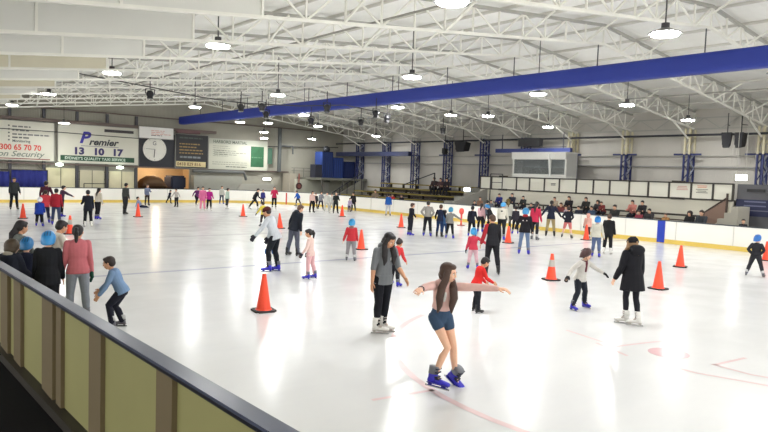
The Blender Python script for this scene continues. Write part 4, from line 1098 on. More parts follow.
    if tp.get('trim'):   # contrasting hem band
        z = hem; b = NB(); loft(b, [(P + Rt @ Vector((0, 0, (z + .005) * H)), X_ * (.090 * H * g + ti + .006), Y_ * (.067 * H * g + ti + .006)), (P + Rt @ Vector((0, 0, (z - .025) * H)), X_ * (.086 * H * g + ti + .008), Y_ * (.064 * H * g + ti + .008))], 16)
        build('hem', b, cloth(*tp['trim']), root, True)
    if tp.get('patch'):
        for (px_, pz_, w_, h_, col_, side_) in tp['patch']:
            ysurf = side_ * ((.060 * H * g + ti) * math.sqrt(max(.05, 1 - (px_ / (.088 + ti / H)) ** 2)) + .006)
            b = NB(); cc = P + Rt @ Vector((px_ * H, ysurf, pz_ * H)); ell(b, cc, (w_ * H, .010, h_ * H), Rt, 12, 6); build('printed_patch', b, cloth(*col_), root, True)
    # ---- hair / headwear
    kind, hcol = c.get('hair', ('short', 'dark'))[:2]; hm = hair_m(hcol)
    if kind == 'none': kind = 'short'
    hv = max(vox, .008)
    if kind != 'none':
        b = NB()
        hell(b, (0, -.11, .16), (.400, .44, .40)); hell(b, (0, -.22, -.02), (.375, .31, .34))
        hell(b, (0, .10, .36), (.29, .27, .15))
        if kind in ('long', 'front', 'side'):
            L_ = c.get('hlen', 1.5)
            back = Rt @ Vector((0, -1, 0)); dn = Vector((0, 0, -1))
            base = hd((0, -.28, .05))
            p2 = nk + Rt @ Vector((0, -.048 * H - ti, .01 * H)); p3 = p2 + (Rt @ Vector((0, 0, -1)) * .5 + dn * .5) * hh * L_ * .55; p4 = p2 + (Rt @ Vector((0, -.05, -1)) * .4 + dn * .6) * hh * L_
            tube(b, [base, hd((0, -.36, -.30)), p2, p3, p4], [.33 * hh, .33 * hh, .31 * hh, .26 * hh, .12 * hh], 14, flat=.55, up=Vector((1, 0, 0)))
        if kind in ('front', 'side'):
            for s in ((-1, 1) if kind == 'front' else (1,)):
                q0 = hd((s * .31, .04, .10)); q1 = hd((s * .37, .05, -.30)); fl_ = c.get('flen', .9); q2 = nk + Rt @ Vector((s * .046 * H, .050 * H + ti, -.010 * H)); q3 = q2 + Rt @ Vector((s * .010 * H, .020 * H, -hh * fl_ * .38)); q3b = q2 + Rt @ Vector((s * .002 * H, .022 * H, -hh * fl_ * .72)); q4 = q2 + Rt @ Vector((s * .008 * H, .020 * H, -hh * fl_))
                tube(b, [q0, q1, q2, q3, q3b, q4], [.17 * hh, .20 * hh, .225 * hh, .225 * hh, .17 * hh, .06 * hh], 14, flat=.75)
        if kind == 'pony':
            L_ = c.get('hlen', .9); q = hd((0, -.62, .16))
            tube(b, [hd((0, -.4, .2)), q, q + Vector((0, 0, -.28 * hh)) + Rt @ Vector((0, -.14 * hh, 0)), q + Vector((0, 0, -L_ * hh)) + Rt @ Vector((0, -.06 * hh, 0))], [.14 * hh, .13 * hh, .18 * hh, .07 * hh], 10)
        if kind == 'bun': hell(b, (0, -.42, .36), (.18, .18, .17))
        if kind == 'puff': hell(b, (0, -.2, .06), (.58, .50, .56)); hell(b, (0, -.26, -.25), (.50, .40, .36))
        blob('hair', b, hm, root, hv)
    hw_ = c.get('hat')
    if hw_:
        kd, col_ = hw_
        b = NB()
        if kd == 'helmet':
            secs = []
            for t, rz in ((-.34, .93), (-.26, .99), (-.1, 1.04), (.08, 1.04), (.26, .95), (.42, .76), (.53, .48), (.585, .2)):
                secs.append((hd((0, -.10 - (.06 if t < -.2 else 0), .15 + t)), Rh @ Vector((.495 * hh * rz, 0, 0)), Rh @ RX(R(20)) @ Vector((0, .55 * hh * rz, 0))))
            loft(b, secs, 18)
            h_ = build('helmet', b, mat('helmet', srgb(*col_), .3, 0, .04, 6), root, True)
            b = NB(); dk = tuple(int(q * .55) for q in col_)
            for xx in (-.2, 0, .2):
                tube(b, [hd((xx, .34, .44)), hd((xx * .9, .08, .66)), hd((xx * .9, -.28, .66)), hd((xx, -.58, .36))], [.03 * hh] * 4, 6)
            build('vent_rib', b, mat('helmet', srgb(*dk), .4, 0, .04, 6), h_, True)
            b = NB()
            for s in (-1, 1): tube(b, [hd((s * .40, .05, .0)), hd((s * .36, .10, -.30)), hd((0, .22, -.50))], [.014 * hh] * 3, 6)
            build('chin_strap', b, paint(30, 30, 34), h_, True)
        elif kd == 'beanie':
            loft(b, [(hd((0, -.06, .08)), Rh @ Vector((.42 * hh, 0, 0)), Rh @ Vector((0, .49 * hh, 0))), (hd((0, -.07, .22)), Rh @ Vector((.43 * hh, 0, 0)), Rh @ Vector((0, .49 * hh, 0))), (hd((0, -.09, .40)), Rh @ Vector((.36 * hh, 0, 0)), Rh @ Vector((0, .40 * hh, 0))), (hd((0, -.12, .56)), Rh @ Vector((.18 * hh, 0, 0)), Rh @ Vector((0, .2 * hh, 0)))], 16)
            h_ = build('beanie', b, cloth(*col_), root, True)
            b = NB(); loft(b, [(hd((0, -.06, .05)), Rh @ Vector((.44 * hh, 0, 0)), Rh @ Vector((0, .51 * hh, 0))), (hd((0, -.06, .20)), Rh @ Vector((.45 * hh, 0, 0)), Rh @ Vector((0, .51 * hh, 0)))], 16)
            build('cuff_fold', b, cloth(*[int(q * .85) for q in col_]), h_, True)
        elif kd == 'hoodup':
            hell(b, (0, -.14, .12), (.49, .50, .50)); hell(b, (0, -.20, -.25), (.42, .38, .40))
            blob('hood', b, cloth(*col_), root, hv)
    if c.get('scarf'):
        b = NB(); loft(b, [(cn - ax * .012 * H, X_ * .062 * H, Y_ * .06 * H), (cn + ax * .02 * H, X_ * .056 * H, Y_ * .054 * H)], 14)
        tube(b, [cn + Rt @ Vector((.02 * H, .07 * H, 0)), cn + Rt @ Vector((.02 * H, .088 * H, -.14 * H))], [.02 * H, .016 * H], 8); build('scarf', b, cloth(*c['scarf']), root, True)
    # ---- gloves
    gl = c.get('gloves')
    if gl:
        for s in (c.get('gside') or 'LR'):
            Re = J['Re' + s]; w = J['wr' + s]; b = NB(); sg = 1 if s == 'R' else -1
            def hp2(x, y, z): return w + Re @ Vector((x * H, y * H, -z * H))
            secs = [(hp2(0, 0, z), Re @ Vector((rx * H, 0, 0)), Re @ Vector((0, ry * H, 0))) for z, ry, rx in ((-.02, .024, .022), (.012, .026, .020), (.035, .031, .019), (.06, .031, .018))]
            loft(b, secs, 12)
            for yy, ln in ((.022, .040), (.0075, .047), (-.007, .043), (-.021, .034)):
                tube(b, [hp2(0, yy * .9, .045), hp2(-sg * .010, yy * 1.1, .058 + ln * .5), hp2(-sg * .020, yy * 1.12, .058 + ln)], [.0105 * H, .0105 * H, .0095 * H], 8)
            tube(b, [hp2(0, .016, .012), hp2(-sg * .006, .036, .03), hp2(-sg * .012, .043, .056)], [.0125 * H, .012 * H, .010 * H], 8)
            build('glove', b, cloth(*gl), root, True)
    if c.get('watch'):
        w = J['wr' + c['watch']]; Re = J['Re' + c['watch']]; b = NB()
        loft(b, [(w + Re @ Vector((0, 0, .022)), Re @ Vector((.0225 * H, 0, 0)), Re @ Vector((0, .0245 * H, 0))), (w + Re @ Vector((0, 0, -.008)), Re @ Vector((.0225 * H, 0, 0)), Re @ Vector((0, .0245 * H, 0)))], 14)
        build('wristwatch', b, paint(34, 26, 24, .4), root, True)
    # ---- skates / shoes
    for s in 'LR':
        f = J['foot']; rz = -(1 if s == 'R' else -1) * R(J['toe' + s]); an = J['ank' + s]
        lift = an.z - J['ank_h']
        pitch = ps.get('fp' + s, -min(35, max(0, lift / H * 220)) if not ps.get('sit') else 0)
        if skating:
            sk = bpy.data.objects.new('ice_skate', None); link(sk, root); sk.location = an; sk.rotation_euler = (R(pitch), 0, rz); sk.scale = (f * c.get('fs', 1.02),) * 2 + (f,)
            dv = (J['knee' + s] - an).normalized(); fdv = RZ(rz) @ Vector((0, 1, 0)); lat = fdv.cross(Vector((0, 0, 1))); tilt = math.asin(max(-.5, min(.5, dv.dot(lat) * .6)))
            tgt = (Vector((0, 0, 1)) * math.cos(tilt) + lat * math.sin(tilt)).normalized(); qq = Vector((0, 0, 1)).rotation_difference(tgt).to_matrix()
            sk.rotation_euler = (qq @ RZ(rz) @ RX(R(pitch))).to_euler()
            for nm, me in SK[c.get('skates', 'blue')]: share(nm, me, sk)
        else:
            o = share('shoe', SHOE, root, an, rz); o.scale = (f, f, f)
    return root, J

def solve(px, ftop, H0, ps, skating, pos, yaw):
    H = H0
    for _ in range(5):
        J = skeleton(H, ps, skating)
        t = Matrix.Rotation(yaw, 3, 'Z') @ J['top'] + pos
        y = proj(*t)[1]; b0 = proj(*pos)[1]
        if b0 - y < 1: break
        H *= (b0 - ftop) / (b0 - y)
    return H
def facing_yaw(pos, deg):
    v = Vector((pos.x, pos.y)).normalized(); r = Vector((v.y, -v.x)); a = R(deg)
    f = v * math.cos(a) + r * math.sin(a); return math.atan2(-f.x, f.y)
def lodof(depth): 
    return (max(.0062, min(.0165, depth * .00045)), 0 if depth < 9 else 1 if depth < 15 else 2 if depth < 22 else 3)
NP = [0]
def sk8(fx, fy, top, face, ps, c, label, H=None, group=None):
    """skater whose feet are at picture point (fx, fy); head top at row top"""
    pos = atz(fx, fy); yaw = facing_yaw(pos, face)
    h = solve(fx, top, 1.5, ps, True, pos, yaw) if H is None else H
    NP[0] += 1
    if not .85 < h < 1.95: print('HEIGHT', label, round(h, 2))
    h = max(.85, min(1.92, h))
    d = proj(*pos)[2]; vox, lod = lodof(d)
    return person(pos, h, yaw, ps, c, label, vox, lod, group)
def sk8h(hx, hy, H, face, ps, c, label):
    """skater of known height whose feet are hidden: placed by the top of the head"""
    p = atz(hx, hy, H * .99 + .05); pos = Vector((p.x, p.y, 0)); yaw = facing_yaw(pos, face)
    J = skeleton(H, ps); t = Matrix.Rotation(yaw, 3, 'Z') @ J['top']; p = atz(hx, hy, t.z); pos = Vector((p.x - t.x, p.y - t.y, 0))
    d = proj(*pos)[2]; vox, lod = lodof(d)
    if pos.x < 2.15: print('NEAR BOARD', label, pos)
    return person(pos, H, yaw, ps, c, label, vox, lod)
SIT = dict(sit=True, lean=8, legL=(82, 8, 78), legR=(82, 8, 78), armL=(38, 4, 60), armR=(38, 4, 60), hpitch=12)
def seat(hx, hy, X, z0, face, c, label, ps=None):
    """spectator sitting on the bench at X whose seat height is z0"""
    q = dict(SIT); q.update(ps or {})
    p = atX(hx, hy, X); pos = Vector((X, p.y, z0)); yaw = facing_yaw(pos, face)
    J = skeleton(1.6, q, False); h = max(1.25, min(1.85, 1.6 * (p.z - z0) / J['top'].z))
    if not 1.2 < 1.6 * (p.z - z0) / J['top'].z < 1.9: print('SEAT', label, round(1.6 * (p.z - z0) / J['top'].z, 2))
    vox, lod = lodof(proj(*pos)[2])
    return person(pos, h, yaw, q, c, label, vox, 3, None, False)
T = lambda r, g, b, **k: dict(col=(r, g, b), **k)
BLK = (34, 34, 40); NAVY = (34, 40, 66); JEAN = (120, 140, 170)
STAND = dict(legL=(2, 5, 4), legR=(-2, 5, 4), armL=(4, 9, 14), armR=(4, 9, 14))
STRIDE = dict(lean=12, legL=(22, 5, 26), legR=(-20, 8, 8), armL=(-18, 14, 20), armR=(20, 14, 24))
STRIDE2 = dict(lean=18, legR=(30, 5, 40), legL=(-30, 12, 10), armR=(-22, 20, 30), armL=(28, 18, 30))
GLIDE = dict(lean=10, legL=(14, 8, 22), legR=(6, 8, 14), armL=(12, 30, 18), armR=(12, 30, 18))
HOLD = dict(lean=10, legL=(12, 6, 18), legR=(2, 8, 8), armL=(52, 12, 34), armR=(40, 12, 30))
# ---- the girl in the middle
sk8(444.5, 388, 263, 158, dict(lean=12, side=-3, twist=-6, legk=1.07, legR=(26, 4, 48, -62), legL=(5, 13, 16, 8), toeR=14, toeL=30, fpL=-38, fpR=-4,
    armR=(54, 112, 4), armL=(22, 101, 6), hyaw=-52, hpitch=6, fist=1),
    dict(g=.86, hair=('front', (70, 50, 42)), hlen=1.8, flen=1.35, top=T(236, 194, 186, inf=.026, hem=.035, name='sweatshirt', patch=[(.012, .19, .013, .045, (226, 224, 220), 1)]), bottom=((62, 84, 112), .15), gl=.78, skates='blue', watch='R', skin='l', fs=1.12),
    'girl in pale pink sweatshirt and denim shorts skating with both arms stretched wide')
# ---- woman in grey
sk8(380, 332.5, 233, 148, dict(lean=6, legR=(3, 0, 6, -10), legL=(-3, -1, 5, -10), toeR=-45, toeL=58, armR=(2, 9, 12), armL=(24, 8, 30), hpitch=26, hyaw=-14),
    dict(g=.98, hair=('front', 'black'), hlen=1.3, flen=1.0, top=T(124, 128, 132, hem=-.055, sleeve=.58, hood=True, inf=.022, name='hoodie', patch=[(-.03, .20, .012, .022, (226, 226, 224), 1), (.035, .21, .012, .020, (232, 232, 232), 1)]), bottom=((24, 26, 34), 1.0), skates='white', skin='m'),
    'woman with long dark hair in a grey hoodie and black trousers wearing white skates')
# child in red behind her
sk8(394.5, 286, 239, 32, dict(lean=26, legL=(26, 6, 30), legR=(4, 10, 12), armL=(30, 10, 30), armR=(44, 10, 24), hpitch=24, hyaw=0),
    dict(hair=('bun', 'dark'), top=T(218, 62, 66, hem=-.02, trim=(238, 150, 170)), bottom=(BLK, 1.0), skates='blue', skin='m'), 'child in a red jacket with pink hem bending forward behind the woman in grey')
# boy in red
sk8(476, 312.5, 257.5, 66, dict(lean=14, legR=(2, 5, 4), legL=(10, 6, 16), armR=(38, 6, 34), armL=(30, 6, 30), hpitch=30, toeR=-5, toeL=0),
    dict(hair=('short', 'black'), top=T(228, 48, 46, hem=-.03, name='jumper', patch=[(.02, -.045, .022, .018, (170, 236, 70), -1)]), bottom=((40, 42, 50), 1.0, .008), skates='black', skin='m'), 'small boy in a red jumper and black trousers looking down at his skates')
# woman in black and red and the toddler
sk8(492, 275, 215, -16, dict(lean=5, legR=(-10, 5, 4), legL=(8, 4, 12), armL=(6, 16, 6), armR=(10, 10, 30), hyaw=-25, hpitch=14),
    dict(g=1.06, hair=('short', 'brown'), top=T(36, 36, 42, hem=-.06, inf=.03, arms=dict(L=(176, 44, 54), R=(40, 38, 44)), name='vest'), bottom=(BLK, 1.0), skates='black', skin='m'), 'woman in a black vest with one red sleeve holding the hand of a toddler')
sk8(472.5, 269, 229, -8, dict(lean=4, legL=(4, 8, 6), legR=(-2, 8, 4), armR=(6, 60, 14), armL=(6, 14, 10)),
    dict(hair=('none', 'dark'), hat=('helmet', (52, 150, 208)), top=T(222, 70, 92, hem=-.03), bottom=((232, 190, 200), 1.0), gloves=(36, 36, 44), skates='blue'), 'toddler in a pink red jacket with pale pink trousers and a blue helmet')
# girl in pink with ponytail
sk8(311, 279, 229, -68, dict(lean=2, legL=(6, 5, 8), legR=(-4, 5, 8), armL=(14, 8, 22), armR=(10, 8, 20), hpitch=16, hyaw=-16),
    dict(hair=('pony', 'black'), hlen=1.15, g=.92, top=T(238, 208, 200, hem=-.055, name='top'), bottom=((234, 184, 188), 1.0), gloves=(64, 64, 74), skates='blue', skin='m'), 'small girl dressed all in pale pink with a dark ponytail and blue skates')
# white top, blue elbow, maroon beanie
sk8(273, 272, 207, -72, dict(lean=20, legL=(20, 6, 26), legR=(6, 6, 16), armL=(50, 10, 10), armR=(26, 12, 14), hpitch=10, toeL=6, toeR=6),
    dict(g=1.05, hair=('short', 'dark'), hat=('beanie', (92, 40, 42)), top=T(214, 220, 228, hem=-.055, name='shirt', inf=.026), bottom=((30, 34, 42), 1.0, 0, (40, 90, 160)), gloves=(44, 42, 54), skates='blue', skin='m'), 'skater in a pale grey shirt and maroon beanie leaning forward with blue knee pads')
# man in dark hoodie
sk8(292.5, 256, 205, 48, dict(lean=14, side=5, legR=(6, 5, 6), legL=(-6, 5, 6), armR=(2, 10, 16), armL=(-4, 12, 26), hpitch=20, hyaw=20),
    dict(g=1.08, hair=('short', (96, 72, 60)), top=T(34, 38, 48, hem=-.06, hood=True, inf=.03, name='hoodie'), bottom=((92, 96, 112), 1.0, .01), skates='black', skin='l'), 'man in a dark navy hoodie and loose grey jeans looking down to the side')
# child red w blue helmet, back
sk8(350.5, 261, 220, 6, dict(lean=3, legL=(2, 6, 6), legR=(-2, 6, 6), armL=(0, 18, 8), armR=(8, 10, 22)),
    dict(hair=('none', 'dark'), hat=('helmet', (50, 146, 202)), top=T(206, 56, 66, hem=-.03, hood=(150, 110, 110), inf=.026), bottom=((150, 146, 150), 1.0), skates='grey'), 'child in a red jacket, grey leggings and blue helmet standing beside a cone')
# boy by rail
sk8(117, 328, 256.5, -78, dict(lean=24, legL=(40, 5, 52), legR=(26, 6, 50), armL=(44, 10, 14), armR=(50, 10, 22), hpitch=4, hyaw=0),
    dict(hair=('short', 'dark'), g=1.0, top=T(122, 150, 186, hem=-.03, name='sweater', inf=.024), bottom=((34, 36, 50), 1.0, .012), skates='grey', skin='m', gloves=None), 'boy in a light blue sweater and dark trousers crouching forward beside the near rail')
# group at the near rail
sk8h(78, 225, 1.60, -6, dict(lean=3, legL=(2, 4, 2), legR=(-2, 4, 2), armR=(4, 8, 8), armL=(10, 8, 20), hyaw=18, hpitch=12),
     dict(g=.96, hair=('pony', 'black'), hlen=1.35, top=T(206, 116, 124, hem=-.035, name='sweater', inf=.026), bottom=((150, 156, 166), 1.0), gloves=(30, 76, 60), skates='blue', skin='m'), 'woman in a dusty pink sweater with a black ponytail and a green glove, back turned')
sk8h(48.5, 233.5, 1.46, 10, dict(lean=2, armR=(8, 8, 14), armL=(8, 8, 14)), dict(g=1.1, hair=('none', 'dark'), hat=('helmet', (44, 136, 200)), top=T(34, 36, 42, hem=-.09, inf=.034), bottom=(BLK, 1.0), skates='black'), 'person in a long black jacket and bright blue helmet, back turned at the near rail')
sk8h(62, 220.5, 1.60, 62, dict(lean=14, armR=(30, 8, 40), armL=(30, 8, 30), hpitch=16), dict(g=.98, hair=('short', 'black'), top=T(226, 220, 206, hem=-.05, name='sweater'), bottom=(BLK, 1.0), skates='blue', skin='m'), 'dark haired person in a cream sweater bending toward the group at the near rail')
sk8h(22, 220.5, 1.61, 62, dict(lean=10, armR=(40, 8, 60), armL=(30, 8, 50), hpitch=8), dict(g=1.0, hair=('long', 'black'), hlen=1.0, top=T(120, 126, 122, hem=-.05), bottom=(BLK, 1.0), skates='blue', skin='m'), 'woman with loose black hair and a grey green top, hand near her face')
sk8h(27, 239.5, 1.30, 18, dict(lean=4, armR=(46, 58, 8), armL=(8, 8, 14)), dict(g=1.0, hair=('none', 'dark'), hat=('helmet', (40, 120, 180)), top=T(34, 40, 62, hem=-.05), bottom=(BLK, 1.0), skates='blue'), 'small child in a navy jacket and blue helmet reaching an arm to the side')
sk8h(13.5, 240, 1.36, 40, dict(lean=10, armR=(30, 10, 30), armL=(30, 10, 30), hpitch=10), dict(g=1.15, hair=('puff', (66, 54, 40)), top=T(38, 42, 56, hem=-.08, inf=.04, hood=(170, 164, 150)), bottom=(BLK, 1.0), skates='black'), 'person with bushy brown hair in a navy coat with pale fur collar at the rail')
# black coat woman
sk8(631, 325, 237, -40, dict(lean=3, legL=(12, -3, 12), legR=(-6, -3, 10), toeR=-48, toeL=50, armL=(8, 14, 18), armR=(4, 10, 14), hyaw=-10, hpitch=4),
    dict(g=1.16, gl=.80, hair=('front', (150, 118, 86)), hlen=.4, flen=1.3, hat=('beanie', (30, 28, 32)), top=T(28, 28, 34, hem=-.15, inf=.034, hood=True, hoodsize=1.5, flare=.026, name='coat'), bottom=((36, 36, 44), 1.0), skates='white', skin='l'), 'woman in a long black hooded coat and black beanie wearing white skates')
# child white jacket arms out
sk8(578.5, 309, 250, 128, dict(lean=12, legR=(16, 18, 24), legL=(4, 18, 18), armR=(-10, 46, 22), armL=(28, 58, 22), hyaw=-28, hpitch=2, toeL=0),
    dict(g=1.0, hair=('none', 'dark'), hat=('helmet', (70, 44, 44)), top=T(216, 212, 206, hem=-.03, inf=.024), bottom=((40, 44, 54), 1.0), skates='blue', gloves=(34, 34, 38), scarf=(110, 56, 66)), 'child in a white jacket with a dark maroon helmet balancing with arms out')
# child right
sk8(754.5, 276.5, 236, 6, dict(lean=6, legL=(2, 16, 4), legR=(2, 16, 4), armL=(-24, 30, 84, -62), armR=(-24, 30, 84, -62), hyaw=20),
    dict(g=1.02, hair=('none', 'dark'), hat=('helmet', (44, 110, 190)), top=T(46, 46, 52, hem=-.02, inf=.026), bottom=((50, 50, 56), 1.0), skates='grey'), 'child in dark clothes and a blue helmet with legs apart and hands at the waist')
# white jacket with blue helmet + adult in black
sk8(595.5, 257, 217.5, 8, dict(lean=3, armR=(4, 14, 10), armL=(4, 8, 14)), dict(g=1.0, hair=('none', 'dark'), hat=('helmet', (36, 128, 206)), top=T(224, 220, 206, hem=-.03, inf=.024), bottom=((96, 112, 150), 1.0), skates='blue'), 'child in a cream jacket and jeans with a blue helmet beside an adult in black')
sk8(607, 254, 214, 12, dict(lean=5, armR=(4, 10, 10), armL=(12, 10, 10), hyaw=-30, hpitch=12), dict(g=1.06, hair=('short', 'brown'), top=T(34, 34, 38, hem=-.08, inf=.032), bottom=(BLK, 1.0), skates='white'), 'adult in a black coat and white skates next to the child in a cream jacket')
# centre crowd
sk8(523.5, 254.5, 209, 4, dict(lean=4, legL=(2, 6, 4), legR=(-2, 6, 4), armL=(10, 24, 30), armR=(6, 12, 14)),
    dict(g=1.08, hair=('none', 'dark'), hat=('helmet', (58, 142, 196)), top=T(36, 34, 40, hem=-.06, inf=.034, hood=(170, 50, 54), patch=[(-.04, .20, .014, .014, (232, 220, 214), -1), (.04, .20, .014, .014, (232, 220, 214), -1)]), bottom=((112, 132, 166), 1.0, .010), gl=.95, skates='blue'), 'skater in jeans and a black jacket with red shoulders and a blue helmet, back turned')
sk8(534, 240, 203, 20, dict(lean=5, legR=(-6, 6, 10), legL=(12, 5, 14), armR=(4, 12, 8), armL=(4, 10, 10)), dict(g=1.0, hair=('long', 'black'), hlen=.8, top=T(206, 52, 84, hem=-.06, inf=.026), bottom=(BLK, 1.0), skates='grey'), 'woman in a crimson jacket with black trousers in the middle crowd')
sk8(500.5, 240, 203, 14, dict(lean=10, legR=(-10, 6, 8), legL=(14, 6, 20), armR=(20, 10, 20), armL=(30, 14, 20), hpitch=14), dict(g=1.0, hair=('none', 'dark'), hat=('helmet', (72, 156, 214)), top=T(226, 222, 208, hem=-.02, inf=.026, patch=[(0, .22, .03, .02, (44, 44, 56), -1)]), bottom=(BLK, 1.0), skates='blue'), 'skater in a white jacket with dark collar and light blue helmet in the crowd')
sk8(507, 232.5, 199, -6, dict(lean=4, armR=(8, 10, 20)), dict(g=1.0, hair=('long', (112, 88, 56)), hlen=.7, hat=('hoodup', (110, 96, 60)), top=T(206, 206, 196, hem=-.05, inf=.026, hood=(104, 100, 62)), bottom=((70, 74, 70), 1.0), skates='blue'), 'skater with an olive hood up and pale coat in the crowd')
sk8(489.5, 233, 205, -70, dict(lean=34, legL=(36, 6, 30), legR=(10, 6, 14), armL=(10, 10, 10), armR=(40, 10, 20)), dict(g=1.0, hair=('none', 'dark'), hat=('helmet', (44, 128, 190)), top=T(40, 40, 46, hem=-.04), bottom=(BLK, 1.0), skates='grey'), 'child in dark clothes and blue helmet bending low in the crowd')
sk8(486, 228, 200, 10, STAND, dict(g=.95, hair=('short', 'black'), top=T(90, 98, 110, hem=-.04), bottom=((60, 60, 66), 1.0), skates='blue'), 'dark haired child in a slate jacket behind the bending child in the crowd')
sk8(471.5, 236.5, 206, 12, dict(lean=4, legL=(6, 6, 8), legR=(-6, 10, 4), armR=(24, 14, 14), armL=(4, 10, 20)), dict(g=1.0, hair=('short', 'black'), top=T(34, 36, 50, hem=-.08, inf=.026), bottom=(BLK, 1.0), skates='blue'), 'child with black hair in a long navy jacket left of the centre crowd')
sk8(480, 232, 203.5, 20, dict(lean=6, armL=(30, 10, 20)), dict(g=1.0, hair=('long', 'dark'), hlen=.6, top=T(232, 186, 192, hem=.0, name='top'), bottom=(BLK, 1.0), skates='blue'), 'girl in a pale pink top beside the child in long navy jacket')
sk8(449.5, 238.5, 208, 8, dict(lean=3, legL=(0, 8, 4), legR=(0, 8, 4), armR=(6, 58, 10), armL=(16, 12, 30)), dict(g=1.0, hair=('none', 'dark'), hat=('helmet', (46, 138, 178)), top=T(140, 140, 136, hem=-.03, name='jumper'), bottom=(BLK, 1.0), skates='blue'), 'child in a grey jumper and teal blue helmet holding one arm out')
sk8(439, 237, 204.5, 20, dict(lean=6, legL=(10, 6, 14), legR=(-8, 6, 6), armL=(10, 24, 40), armR=(30, 10, 30)), dict(g=1.0, hair=('short', 'brown'), top=T(36, 44, 70, hem=-.05, arms=(32, 34, 44)), bottom=((40, 62, 104), 1.0), skates='black'), 'person in navy top and blue trousers beside the child in a grey jumper')
sk8(444, 236, 210, 12, STAND, dict(g=1.0, hair=('short', 'dark'), top=T(70, 110, 160, hem=-.05, inf=.024), bottom=((60, 90, 140), 1.0), skates='black'), 'small child in a denim blue outfit squeezed between two skaters')
sk8(427, 236.5, 201, 4, dict(lean=4, legL=(4, 6, 6), legR=(-4, 6, 6), armL=(-24, 34, 84, -62), armR=(-20, 26, 70, -62)), dict(g=1.02, hair=('bun', 'black'), top=T(158, 154, 148, hem=-.02, name='jumper', inf=.024), bottom=(BLK, 1.0, .012), skates='blue'), 'woman in a beige grey jumper with a hand on her hip and black trousers')
sk8(409.5, 235.5, 203, 58, dict(lean=6, legL=(2, 6, 4), legR=(-2, 6, 6), armL=(24, 30, 10), armR=(-16, 40, 40), hyaw=10), dict(g=.96, hair=('short', 'brown'), top=T(34, 36, 46, hem=-.03, name='top'), bottom=((36, 38, 48), 1.0), skates='blue'), 'slim skater all in black with arms held away from the body near a cone')
sk8(388, 216, 193.5, 0, STAND, dict(g=.96, hair=('short', 'dark'), top=T(40, 96, 176, hem=-.04), bottom=((206, 208, 214), 1.0), skates='grey'), 'child in a bright blue top and white trousers leaning at the far boards')
sk8(550, 236.5, 200.5, 2, dict(lean=3, legL=(0, 7, 4), legR=(0, 7, 4), armL=(4, 34, 6), armR=(4, 34, 6)), dict(g=1.02, hair=('long', 'black'), hlen=.5, top=T(38, 42, 62, hem=-.06, inf=.026), bottom=((176, 158, 112), 1.0, .008), skates='black'), 'person in a navy jacket and khaki trousers with arms held slightly out')
sk8(566.5, 238, 206.5, 12, dict(lean=5, legL=(4, 14, 6), legR=(0, 10, 6), armL=(-20, 26, 80, -60), armR=(-20, 26, 80, -60)), dict(g=1.0, hair=('short', 'dark'), top=T(38, 40, 52, hem=-.04, inf=.026), bottom=((222, 128, 124), .5), skates='grey'), 'child in a dark jacket and coral shorts near the far boards')
sk8(587, 238.5, 213.5, 10, dict(lean=4, armL=(6, 14, 20)), dict(g=1.0, hair=('none', 'dark'), hat=('hoodup', (236, 176, 160)), top=T(238, 184, 170, hem=-.05, inf=.024), bottom=((90, 60, 60), 1.0), gloves=(50, 50, 56), skates='grey'), 'small child in a pale pink hooded suit behind a cone by the far boards')
sk8(535, 231, 201.5, 24, dict(lean=3, armL=(10, 30, 20)), dict(g=1.0, hair=('bun', 'black'), top=T(32, 36, 44, hem=-.05), bottom=(BLK, 1.0), skates='white'), 'skater all in black with white skates behind the woman in a crimson jacket')
sk8(515, 234, 206, -8, STAND, dict(g=.95, hair=('short', 'black'), top=T(50, 48, 56, hem=-.05), bottom=(BLK, 1.0), skates='blue'), 'dark clad child mostly hidden behind the black and red jacket in the crowd')
# ---- far left and far end
sk8(14, 209.5, 177.5, 170, dict(lean=1, legL=(0, 5, 2), legR=(0, 5, 2), armL=(4, 12, 10), armR=(6, 8, 16)), dict(g=1.06, hair=('short', 'black'), top=T(58, 62, 64, hem=-.04, inf=.026), bottom=((28, 30, 36), 1.0, .012), skates='black', skin='m'), 'man in a dark grey jacket standing at the far left before the blue curtain')
sk8(45, 219, 181, 20, dict(lean=8, armL=(20, 20, 30), armR=(30, 16, 30), legL=(10, 6, 16)), dict(g=1.0, hair=('short', 'dark'), top=T(88, 44, 62, hem=-.04), bottom=(NAVY, 1.0), skates='blue'), 'person in a maroon top at the back of the far left group')
sk8(45, 223, 190, 10, dict(lean=8, legL=(6, 8, 10), legR=(-4, 8, 8), armL=(16, 24, 20), armR=(14, 12, 20)), dict(g=1.05, hair=('short', 'dark'), top=T(232, 78, 90, hem=-.05, inf=.032), bottom=((46, 50, 80), 1.0), skates='blue'), 'child in a coral red jacket in the far left group')
sk8(56, 225, 188.5, 8, dict(lean=4, legL=(2, 5, 4), legR=(-2, 5, 4), armR=(8, 10, 10), armL=(8, 8, 10)), dict(g=1.0, hair=('short', 'black'), top=T(178, 44, 60, hem=-.05, inf=.026), bottom=((72, 84, 116), 1.0, .01), skates='blue'), 'person in a dark red jacket and jeans in the far left group')
sk8(61, 217, 185.5, 70, dict(lean=8, armR=(66, 12, 4), armL=(70, 12, 4)), dict(g=1.0, hair=('short', 'black'), top=T(74, 54, 76, hem=-.04), bottom=(BLK, 1.0), skates='blue'), 'person in a plum top pointing an arm to the side in the far left group')
sk8(39.5, 226.5, 198, 12, dict(lean=18, legL=(16, 6, 20), legR=(4, 8, 10), armL=(30, 10, 20), armR=(30, 10, 20)), dict(g=1.1, hair=('none', 'dark'), hat=('helmet', (236, 232, 236)), top=T(34, 66, 168, hem=-.10, inf=.04), bottom=(BLK, 1.0), skates='blue'), 'small child in a long royal blue jacket with a white helmet')
